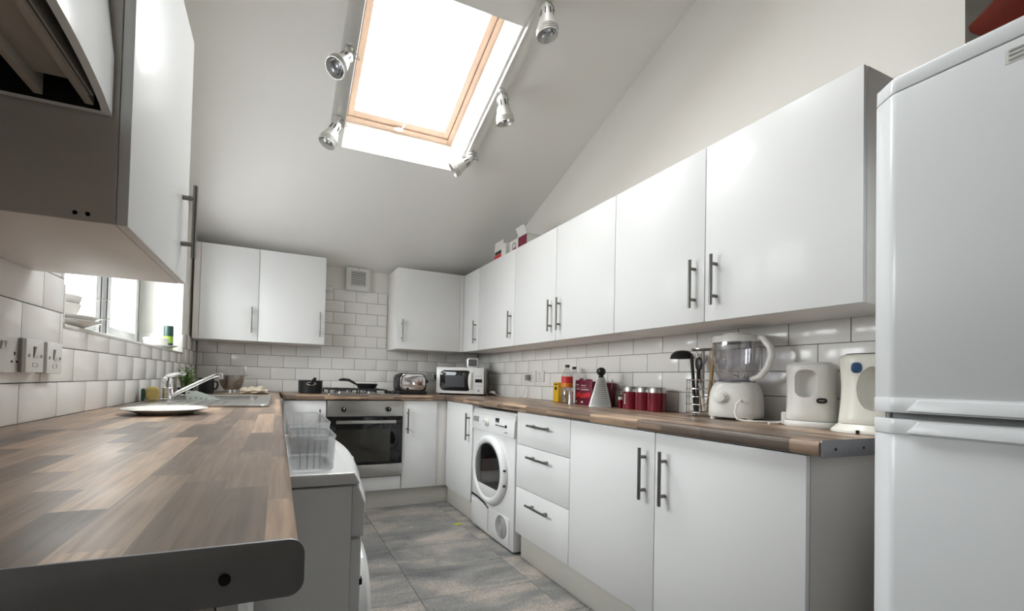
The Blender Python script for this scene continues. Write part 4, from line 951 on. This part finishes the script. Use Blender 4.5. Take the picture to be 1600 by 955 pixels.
# utensil rack
t = rthing('utensil_rack', 'round chrome wire utensil holder beside the blender', 'utensil holder', 2.445, -2.495)
for z in (.016, .052, .088, .124, .165): part('wire_ring', MB().tube([(.064*math.cos(2*PI*j/28), .064*math.sin(2*PI*j/28), z) for j in range(28)], .0022, 6, closed=True), chrome, t)
for j in range(6):
    a = 2*PI*j/6; part('wire_post', MB().tube([(.064*math.cos(a), .064*math.sin(a), .006), (.064*math.cos(a), .064*math.sin(a), .168)], .0022, 6), chrome, t)
part('base', MB().lathe([(.060, .010), (.062, .014), (0, .0145)], 28), chrome, t)
for j in range(3): a = 2*PI*j/3+.5; part('foot', MB().ball((.058*math.cos(a), .058*math.sin(a), .006), .006, 8, 5), chrome, t)
def uten(name, label, cat, p0, p1, r, m_, extra=None):
    t = thing(name, label, cat, (2.445, -2.495, TOP+.0155))
    P0, P1 = Vector(p0), Vector(p1); part('handle', MB().tube([P0, P0.lerp(P1, .5), P1], r, 8), m_, t)
    if extra: extra(t, P1, (P1-P0).normalized())
def ladle(t, p, d):
    m = MB(); rs = []
    c_ = p+Vector((.0, .052, .002))
    for k, (rr, zz) in enumerate([(.002, .026), (.025, .023), (.042, .008), (.049, -.014), (.047, -.014), (.040, .005), (.024, .019), (.002, .022)]): rs.append([(c_.x+rr*math.cos(2*PI*j/20), c_.y+rr*1.15*math.sin(2*PI*j/20), c_.z+zz) for j in range(20)])
    part('scoop', m.rings(rs, cap=False), black_pl, t); part('neck', MB().tube([p-d*.02, p+Vector((0, .012, .004)), p+Vector((0, .03, .006))], .006, 8), black_pl, t)
def masher(t, p, d):
    m = MB().lathe([(0, .0), (.044, .0), (.048, .004), (.048, .008), (0, .0075)], 28, p); part('head', m, steel, t)
    m = MB()
    for i in range(-3, 4):
        for j in range(-3, 4):
            if i*i+j*j < 11: m.cyl(p+Vector((i*.012, j*.012, -.0006)), p+Vector((i*.012, j*.012, .0081)), .0035, n=6)
    o = part('head_holes', m, darkhole, t); o['kind'] = 'stuff'
    for s_ in (-1, 1): part('arm', MB().tube([p-d*.07, p+Vector((0, s_*.03, -.03)), p+Vector((0, s_*.036, .002))], .003, 6), steel, t)
def spoonhead(m_, l=.05, w=.022):
    def f(t, p, d): part('blade', MB().ball(p+d*l*.6, l*.7, 12, 8, (.16, w/l*1.3, 1)), m_, t)
    return f
uten('ladle', 'black plastic ladle leaning out of the utensil rack', 'ladle', (-.012, .022, .005), (-.008, .048, .265), .007, black_pl, ladle)
uten('potato_masher', 'steel masher with round perforated head in the utensil rack', 'masher', (.006, -.002, .005), (.004, -.002, .288), .006, steel, masher)
uten('wooden_spoon', 'wooden spoon with handle end up at the right of the utensil rack', 'spoon', (-.004, -.034, .005), (-.004, -.064, .312), .007, woodlt, lambda t, p, d: part('grip', MB().tube([p-d*.05, p-d*.01, p+d*.008], [.009, .010, .007], 8), woodlt, t))
uten('wooden_spatula', 'wooden spatula standing in the middle of the utensil rack', 'spatula', (.030, .022, .005), (.030, .036, .195), .006, woodlt, spoonhead(woodlt))
uten('slotted_turner', 'black plastic turner standing in the utensil rack', 'spatula', (-.036, -.006, .005), (-.038, -.012, .195), .007, black_pl, spoonhead(black_pl, .045, .02))
uten('black_spoon', 'black serving spoon with its bowl down in the utensil rack', 'spoon', (.030, -.026, .06), (.034, -.020, .185), .0055, black_pl, lambda t, p, d: part('blade', MB().ball(Vector((.030, -.028, .035)), .03, 12, 8, (.3, .7, 1)), black_pl, t))
uten('peeler', 'cream handled tongs leaning low in the utensil rack', 'tongs', (-.026, -.034, .008), (-.044, -.024, .135), .006, cream_pl)
# blender
t = rthing('blender', 'white blender with clear jug and round dial', 'blender', 2.425, -2.668, RW+.3)
m = MB(); rs = []
for k, z in ((.97, .010), (1.0, .014), (1.0, .04), (.985, .08), (.94, .115), (.87, .138), (.78, .152), (.70, .158)): rs.append([(x, y, z) for x, y in superell(0, 0, .095*k, .085*k, 2.8, 32)])
m.rings(rs); part('base', m, white_pl, t, angle=50)
for x in (-.065, .065): part('foot', MB().cyl((x, -.055, 0), (x, -.055, .012), .012), white_pl, t)
k = part('dial', MB().lathe([(.028, 0), (.027, .006), (.020, .008), (.018, .024), (0, .026)], 24, (-.028, -.080, .092), 'y'), white_pl, t)
part('collar', MB().lathe([(.068, .158), (.066, .166), (.062, .168), (0, .168)], 30), mat('blender_collar', (.16, .15, .17), .3), t)
jug = part('jug', MB().lathe([(.060, .168), (.066, .175), (.076, .20), (.083, .24), (.086, .29), (.087, .335), (.085, .335), (.084, .29), (.081, .24), (.074, .20), (.064, .178), (.05, .170)], 36), jar_clear, t)
for j in range(4): a = PI/4+PI/2*j; part('jug_rib', MB().tube([(.062*math.cos(a), .062*math.sin(a), .176), (.080*math.cos(a), .080*math.sin(a), .24), (.083*math.cos(a), .083*math.sin(a), .31)], .002, 5), plastic_clear, jug)
part('blade', MB().hexa([(-.03, -.004, .18), (.03, -.004, .188), (.03, .004, .188), (-.03, .004, .18), (-.03, -.004, .182), (.03, -.004, .19), (.03, .004, .19), (-.03, .004, .182)]).hexa([(-.004, -.03, .188), (.004, -.03, .188), (.004, .03, .18), (-.004, .03, .18), (-.004, -.03, .19), (.004, -.03, .19), (.004, .03, .182), (-.004, .03, .182)]), steel, t)
part('lid', MB().lathe([(.089, .325), (.0895, .345), (.086, .352), (.05, .358), (.048, .364), (0, .366)], 36), white_pl, t)
part('lid_tab', MB().box(-.105, -.084, -.016, .016, .342, .350), white_pl, t, .003)
part('jug_handle', MB().tube([(.070, -.02, .345), (.100, -.025, .338), (.126, -.03, .30), (.130, -.03, .265), (.118, -.03, .22), (.092, -.025, .182), (.058, -.02, .170)], [.012, .013, .013, .013, .013, .013, .011], 12), white_pl, t)
part('cord', MB().tube([(.05, -.084, .075), (.048, -.10, .085), (.04, -.118, .070), (.035, -.125, .035), (.045, -.13, .010), (.07, -.125, .0045), (.10, -.115, .0045), (.13, -.09, .0045), (.15, -.04, .0045)], .0042, 8), white_pl, t)
# jug kettles
def kring(z, a, b, cx=0, cy=0, p=2.5): return [(x, y, z) for x, y in superell(cx, cy, a, b, p, 40)]
def carve(mb, cut):
    """body mesh minus a cutter: the hand hole moulded into a jug kettle"""
    A = link('tmp_a', mb.mesh('jug'), None); B_ = link('tmp_b', cut.mesh('cut', .012, 3), None)
    md = A.modifiers.new('b', 'BOOLEAN'); md.object = B_; md.operation = 'DIFFERENCE'; md.solver = 'EXACT'
    bpy.context.view_layer.update(); dg = bpy.context.evaluated_depsgraph_get()
    me = bpy.data.meshes.new_from_object(A.evaluated_get(dg)); bpy.data.objects.remove(A); bpy.data.objects.remove(B_)
    bm = bmesh.new(); bm.from_mesh(me)
    es = [e for e in bm.edges if len(e.link_faces) == 2 and e.calc_face_angle(0) > math.radians(40) and all(v.co.y < -.03 and .05 < v.co.z < .235 for v in e.verts)]
    bmesh.ops.bevel(bm, geom=es, offset=.006, segments=3, affect='EDGES', profile=.5, clamp_overlap=True)
    bm.to_mesh(me); bm.free()
    me.polygons.foreach_set('use_smooth', [True]*len(me.polygons)); me.set_sharp_from_angle(angle=math.radians(50)); return me
t = rthing('kettle', 'squat white jug kettle with dark oval badge beside the blender', 'kettle', 2.42, -2.946, RW+.4); t.scale = (.94, .94, .985)
part('base', MB().rings([kring(.0, .080, .078), kring(.004, .082, .080), kring(.018, .082, .080), kring(.022, .078, .076)]), white_pl, t, angle=50)
part('cord_socket', MB().box(-.088, -.070, -.035, .0, .004, .050), white_pl, t, .004)
m = MB(); m.rings([kring(.024, .074, .072), kring(.028, .0765, .075)]+[kring(.03+.02*i, .0765-.003*math.sin(i/9*PI), .075-.002*math.sin(i/9*PI)) for i in range(1, 10)]+[kring(.225, .076, .073), kring(.231, .070, .066)])
c_ = MB().prism(rrect(-.043, .022, .108, .208, .027, 7), 'y', -.12, -.030)
link('jug', carve(m, c_), white_pl, t)
part('lid', MB().rings([kring(.230, .062, .058), kring(.236, .058, .054)]), white_pl, t, angle=50)
part('badge', MB().prism(superell(.036, .098, .015, .0095, 3, 20), 'y', -.0765, -.060), black_pl, t, .001)
part('badge_mark', MB().box(.028, .044, -.0772, -.075, .096, .100), steel, t)
part('cord', MB().tube([(-.086, -.02, .012), (-.105, -.02, .006), (-.12, -.03, .005), (-.125, -.05, .005)], .0042, 8), white_pl, t)
t = rthing('kettle', 'tall cream jug kettle with blue switch, partly behind the fridge', 'kettle', 2.382, -3.127, RW+.3)
part('base', MB().rings([kring(0, .092, .088, p=2.1), kring(.006, .093, .089, p=2.1), kring(.012, .088, .084, p=2.1), kring(.028, .074, .072, p=2.1)]), cream_pl, t, angle=50)
m = MB(); m.rings([kring(.029, .072, .070), kring(.034, .0735, .072)]+[kring(.05+.02*i, .0715-.005*math.sin(i/9*PI), .070-.003*math.sin(i/9*PI)) for i in range(0, 10)]+[kring(.240, .072, .069), kring(.247, .068, .065), kring(.252, .060, .056)])
c_ = MB().prism([(.014+.036*math.cos(2*PI*j/24), .142+.070*math.sin(2*PI*j/24)) for j in range(24)], 'y', -.12, -.026)
link('jug', carve(m, c_), cream_pl, t)
part('lid_seam', MB().rings([kring(.2525, .058, .054), kring(.255, .055, .051)]), black_pl, t, angle=50)
part('switch', MB().prism(superell(-.022, .208, .013, .017, 2.6, 20), 'y', -.072, -.05), blue_pl, t, .003)
part('foot_mark', MB().box(-.02, -.012, -.0895, -.085, .001, .012), black_pl, t)
# scraps on the floor
single('leaf_scrap', MB().prism([(-.03, -.004), (-.01, -.018), (.012, -.010), (.034, -.016), (.028, .006), (.008, .012), (-.014, .010), (-.036, .012)], 'z', .0004, .003), yellow_lf, 'yellow-green scrap lying on the floor near the dryer', 'scrap', (1.862, -1.04, 0), .2)
single('paper_scrap', MB().prism([(-.007, -.004), (.006, -.005), (.008, .004), (-.005, .006)], 'z', .0004, .002), white_card, 'tiny white paper scrap on the grey floor tiles', 'scrap', (1.52, -1.0, 0))
# ------------------------------------------------------------------ groups of repeats
GROUPS = {'wall_cabinet': 'white wall cabinets', 'base_cabinet': 'white base cabinets', 'plinth': 'plinth boards', 'worktop': 'wood-effect worktops', 'track_light': 'spotlight tracks beside the skylight',
          'cooker_switch': 'boxed switches on the left wall', 'double_socket': 'power sockets', 'single_socket': 'power sockets', 'blank_socket': 'power sockets', 'plastic_bin': 'clear bins on the washing machine', 'plate': 'dishes on the window sill', 'bowl': 'dishes on the window sill',
          'carton': 'cartons on top of the cabinets', 'bottle': 'bottles on the right worktop', 'tea_box': 'maroon tea boxes', 'canister': 'red canisters in a row', 'kettle': 'jug kettles on the right worktop'}
for o in bpy.data.objects:
    b_ = o.name.split('.')[0]
    if o.parent is None and 'category' in o and b_ in GROUPS: o['group'] = GROUPS[b_]
